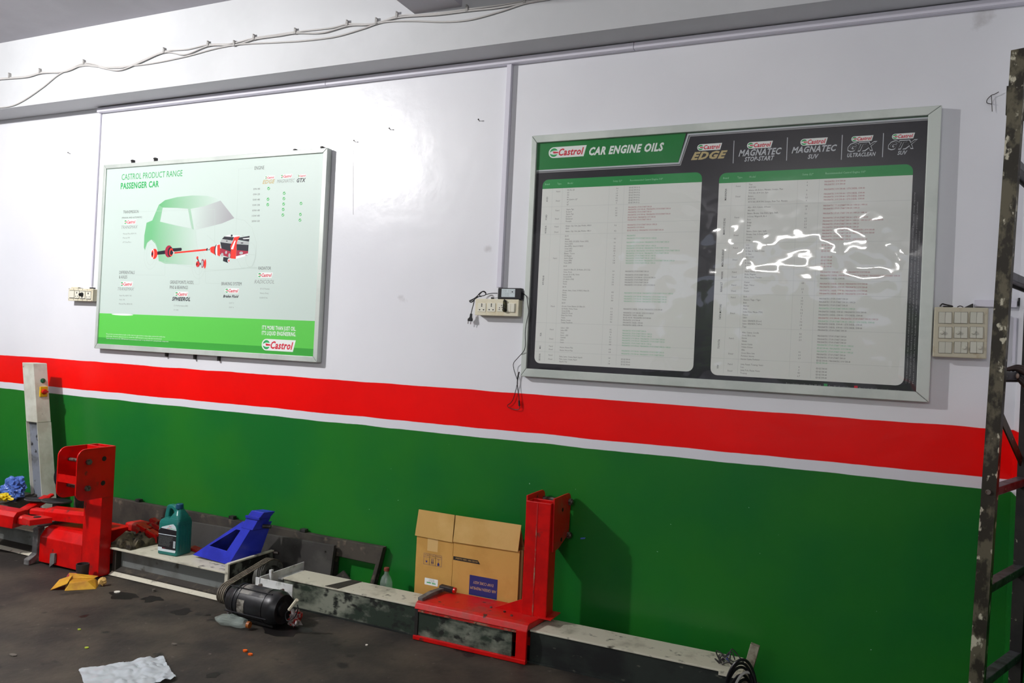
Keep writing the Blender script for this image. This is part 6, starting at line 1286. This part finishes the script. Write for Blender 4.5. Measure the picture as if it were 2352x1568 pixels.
# crushed clear bottle, foil wrapper
c = F(530, 1438); t = thing('crushed_bottle', 'crushed clear plastic bottle on its side left of the motor', 'bottle', (c.x, c.y, 0))
b = NB(); lathe(b, (c.x-.085, c.y-.01, .028), (1, .1, 0), [(0, .010), (.012, .014), (.04, .026), (.09, .028), (.12, .022), (.15, .027), (.17, .02)], 18)
for v in b.verts: v.co += Vector((0, noise.noise(v.co*35)*.012, noise.noise(v.co*31)*.012)); v.co.z = max(v.co.z, .002)
obj('bottle_body', b, GLASSY, t); b = NB(); cyl(b, (c.x+.095, c.y+.008, .024), (c.x+.11, c.y+.01, .024), .016, n=14); obj('label_ring', b, mat('brown_orange_label', (150, 82, 30), .5), t)
c = F(677, 1438); b = crumple((c.x, c.y, .038), .042, 21, 3, .8, 2.4, (.8, .8, 1.0), .001); tag(obj('foil_wrapper', b, FOIL), 'crumpled red and silver foil wrapper right of the motor', 'wrapper')
c = F(520, 1428); b = crumple((c.x-.005, c.y+.05, .03), .03, 31, 3, .7, 2.0, (1.2, .9, .7), .001); tag(obj('dark_scrap', b, IRON), 'dark crumpled scrap behind the crushed clear bottle', 'scrap')
scrap('paper_scrap', 'tiny white paper scrap on the floor right of the torn packet', 'paper', 269, 1360, .035, .03, PAPER, 1)
scrap('pebble', 'small grey pebble on the floor below the left track', 'pebble', 353, 1358, .018, .018, PEB, 2, thick=.012)
scrap('orange_peel', 'left of two small orange scraps on the floor', 'scrap', 563, 1496, .022, .018, ORANGE, 3, 'small bright floor scraps', .007)
scrap('orange_peel', 'right of two small orange scraps on the floor', 'scrap', 575, 1504, .024, .016, ORANGE, 4, 'small bright floor scraps', .006)
scrap('leaf_scrap', 'upper tiny lime leaf scrap on the floor below the packet', 'leaf', 182, 1446, .018, .012, LIME, 5, 'small bright floor scraps', .003)
scrap('leaf_scrap', 'lower tiny lime leaf scrap on the floor above the plastic sheet', 'leaf', 199, 1488, .02, .016, LIME, 6, 'small bright floor scraps', .003)
scrap('paper_scrap', 'tiny pale scrap on the floor below the right track', 'paper', 842, 1482, .012, .012, PAPER, 8)
scrap('pebble', 'pale flat chip on the floor at centre left', 'pebble', 400, 1480, .03, .014, PEB, 9)
scrap('pebble', 'pale flat chip on the floor at far left', 'pebble', 30, 1505, .04, .02, PEB, 10)
c = W(1338, 1236, -.004); b = NB(); extr(b, [(c.x-.012, -.001, c.z-.006), (c.x+.012, -.001, c.z-.001), (c.x+.014, -.001, c.z+.006), (c.x-.010, -.001, c.z+.002)], (0, -.003, 0)); tag(obj('blue_tape', b, BAGB), 'tiny blue and white tape scrap on the green wall right of red post', 'tape')
for i, (px, py, w_, h_, sd) in enumerate(((285,1368,.16,.05,1),(345,1375,.12,.06,2),(418,1405,.09,.06,3),(192,1415,.03,.03,4),(660,1445,.24,.10,5),(490,1550,.05,.03,6),(478,1412,.03,.015,7))):
    c = F(px, py); b = NB(); n = 22; pts = [(c.x+w_*.5*(1+.7*noise.noise(Vector((sd, math.cos(6.283*k/n)*1.5, math.sin(6.283*k/n)*1.5))))*math.cos(6.283*k/n), c.y+h_*.9*(1+.7*noise.noise(Vector((sd+7, math.cos(6.283*k/n)*1.5, math.sin(6.283*k/n)*1.5))))*math.sin(6.283*k/n), .0008) for k in range(n)]
    b.faces.new([b.verts.new(p) for p in pts]); tag(obj('oil_stain', b, OIL, kind='stuff'), 'dark oil stain on the concrete floor', 'stain', 'oil stains')

# ================================================================== LADDER AND HAND
L0 = W(2343, 113, -.8); xr_n = W(2296, 800, -.8)
t = thing('step_ladder', 'tall paint-spattered aluminium ladder standing near the right corner', 'ladder', (.36, -.6, 0))
nt_, nb_ = W(2340, 113, -.8), W(2242, 1568, -.8); sl = (nb_-nt_)/(nb_.z-nt_.z)
def near(z): return Vector((nt_.x+(z-nt_.z)*sl.x, -.8, z))
ft = Vector((nt_.x+.115, -.42, nt_.z)); fb = W(2333, 1340, -.42)
def far(z): return Vector((W(2341, 1090, -.42).x+.012, -.42, z))
rungdir = (far(1.2)-near(1.2)).normalized(); nrm = Vector((rungdir.y, -rungdir.x, 0))
def rail(f_, z0_, z1_, m, w_=.040, d_=.024, nm='rail'):
    # channel section: web towards the viewer, flanges towards the rungs
    A = f_(z0_); B = f_(z1_); side = nrm
    b = NB()
    for off, ww, dd in ((Vector((0, 0, 0)), w_, .004),):
        q = [side*ww/2-rungdir*dd, -side*ww/2-rungdir*dd, -side*ww/2+rungdir*0, side*ww/2+rungdir*0]
        hexa(b, [A+off+k for k in q], [B+off+k for k in q])
    for sgn in (1, -1):
        q = [side*sgn*w_/2, side*sgn*(w_/2-.004), side*sgn*(w_/2-.004)+rungdir*d_, side*sgn*w_/2+rungdir*d_]
        hexa(b, [A+k for k in q], [B+k for k in q])
    return obj(nm, b, m, t)
rail(near, .03, nt_.z, LADD)
def far2(z): return far(z)
b_ = rail(far2, .03, nt_.z-.03, LADK, w_=.036)
for z in (2.27, 2.045, 1.70, 1.393, 1.035, .735, .44, .15):
    A = near(z)+rungdir*.002; B = far(z)-rungdir*.004
    b = NB(); rbar(b, A, B, .034, .026); o = obj('tread', b, LADR, t, bevel=.002)
    b = NB(); rbar(b, A+Vector((0, 0, -.016))-nrm*.014, B+Vector((0, 0, -.016))-nrm*.014, .006, .012); obj('tread_lip', b, LADK, o)
for z in (1.035,):
    b = NB(); A = near(z)-rungdir*.004; cyl(b, A, A-rungdir*.006, .008, n=10); obj('rivet', b, BOLT, t)
b = NB(); rbar(b, near(2.245)+rungdir*.02-nrm*.01, near(2.245)+rungdir*.12-nrm*.01, .04, .09); obj('top_gusset', b, LADD, t)
b = NB(); rbar(b, near(1.315)+rungdir*.012-nrm*.006, far(1.10)-rungdir*.01-nrm*.006, .005, .034); obj('brace', b, mat('brown_brace', (66, 56, 38), .55, .2, col2=(44, 36, 22), scale=20, col3=(170, 164, 140), scale3=36, lo3=.66, hi3=.70), t)
for f_ in (near, far):
    b = NB(); p = f_(.0); rbar(b, p+rungdir*-.008, p+rungdir*.03, .05, .06); 
    for v in b.verts: v.co.z += .03
    obj('rubber_foot', b, BLACKP, t, bevel=.004)

# person's hand gripping the ladder tread at the edge of the frame: one continuous skinned surface
hz = -.62
def hp_(x, y, d=hz): return W(x, y, d)
chains = []
wrist = hp_(2386, 905, hz+.0)
palm = hp_(2362, 868, hz)
def finger(px, d, r0, r1): return [(hp_(x, y, d), r0+(r1-r0)*i/(len(px)-1)) for i, (x, y) in enumerate(px)]
fing = [finger([(2362,862),(2344,848),(2328,845),(2312,849),(2301,853)], hz, .0125, .0062),
        finger([(2364,862),(2350,845),(2336,842),(2322,846),(2313,851)], hz+.022, .0125, .0068),
        finger([(2368,860),(2354,845),(2342,843),(2330,847),(2322,852)], hz+.043, .0120, .0065),
        finger([(2372,864),(2360,850),(2349,848),(2339,852),(2333,856)], hz+.062, .0105, .0058),
        finger([(2366,892),(2355,884),(2346,875),(2338,865)], hz-.045, .0130, .0085)]
arm_ = [(palm, .027), (hp_(2380, 888, hz-.05), .028), (hp_(2392, 905, hz-.14), .024), (hp_(2420, 930, hz-.30), .031), (hp_(2455, 950, hz-.44), .036)]
me = bpy.data.meshes.new('hand_and_forearm'); vs = []; es = []; rr = []
for i, (p, r) in enumerate(arm_):
    vs.append(p); rr.append(r)
    if i: es.append((i-1, i))
for f_ in fing:
    prev = 0
    for i, (p, r) in enumerate(f_):
        vs.append(p); rr.append(r); es.append((prev, len(vs)-1)); prev = len(vs)-1
base = Vector((palm.x, palm.y, palm.z-.1))
t = thing('person', 'dark hand of a person gripping the ladder tread at right edge', 'person', base)
me.from_pydata([tuple(v-base) for v in vs], es, []); o = bpy.data.objects.new('hand_and_forearm', me); COL.objects.link(o); o.parent = t; me.materials.append(SKIN)
md = o.modifiers.new('skin', 'SKIN'); md.use_smooth_shade = True
for i, v in enumerate(me.skin_vertices[0].data): v.radius = (rr[i], rr[i]); v.use_root = (i == 2)
md = o.modifiers.new('sub', 'SUBSURF'); md.levels = 2; md.render_levels = 2
p = hp_(2337, 863, hz-.054); b = crumple(p, .0075, 2, 2, 0, 1, (.7, .35, 1.15)); obj('thumbnail', b, NAIL, t, label='pale thumbnail', smooth=True)
b = NB(); A = arm_[-2][0]; B = arm_[-1][0]+(arm_[-1][0]-arm_[-2][0]); tube(b, [A, (A+B)/2, B], [.038, .042, .044], 14); obj('sleeve', b, SLEEVE, t, smooth=True)

flush_text()
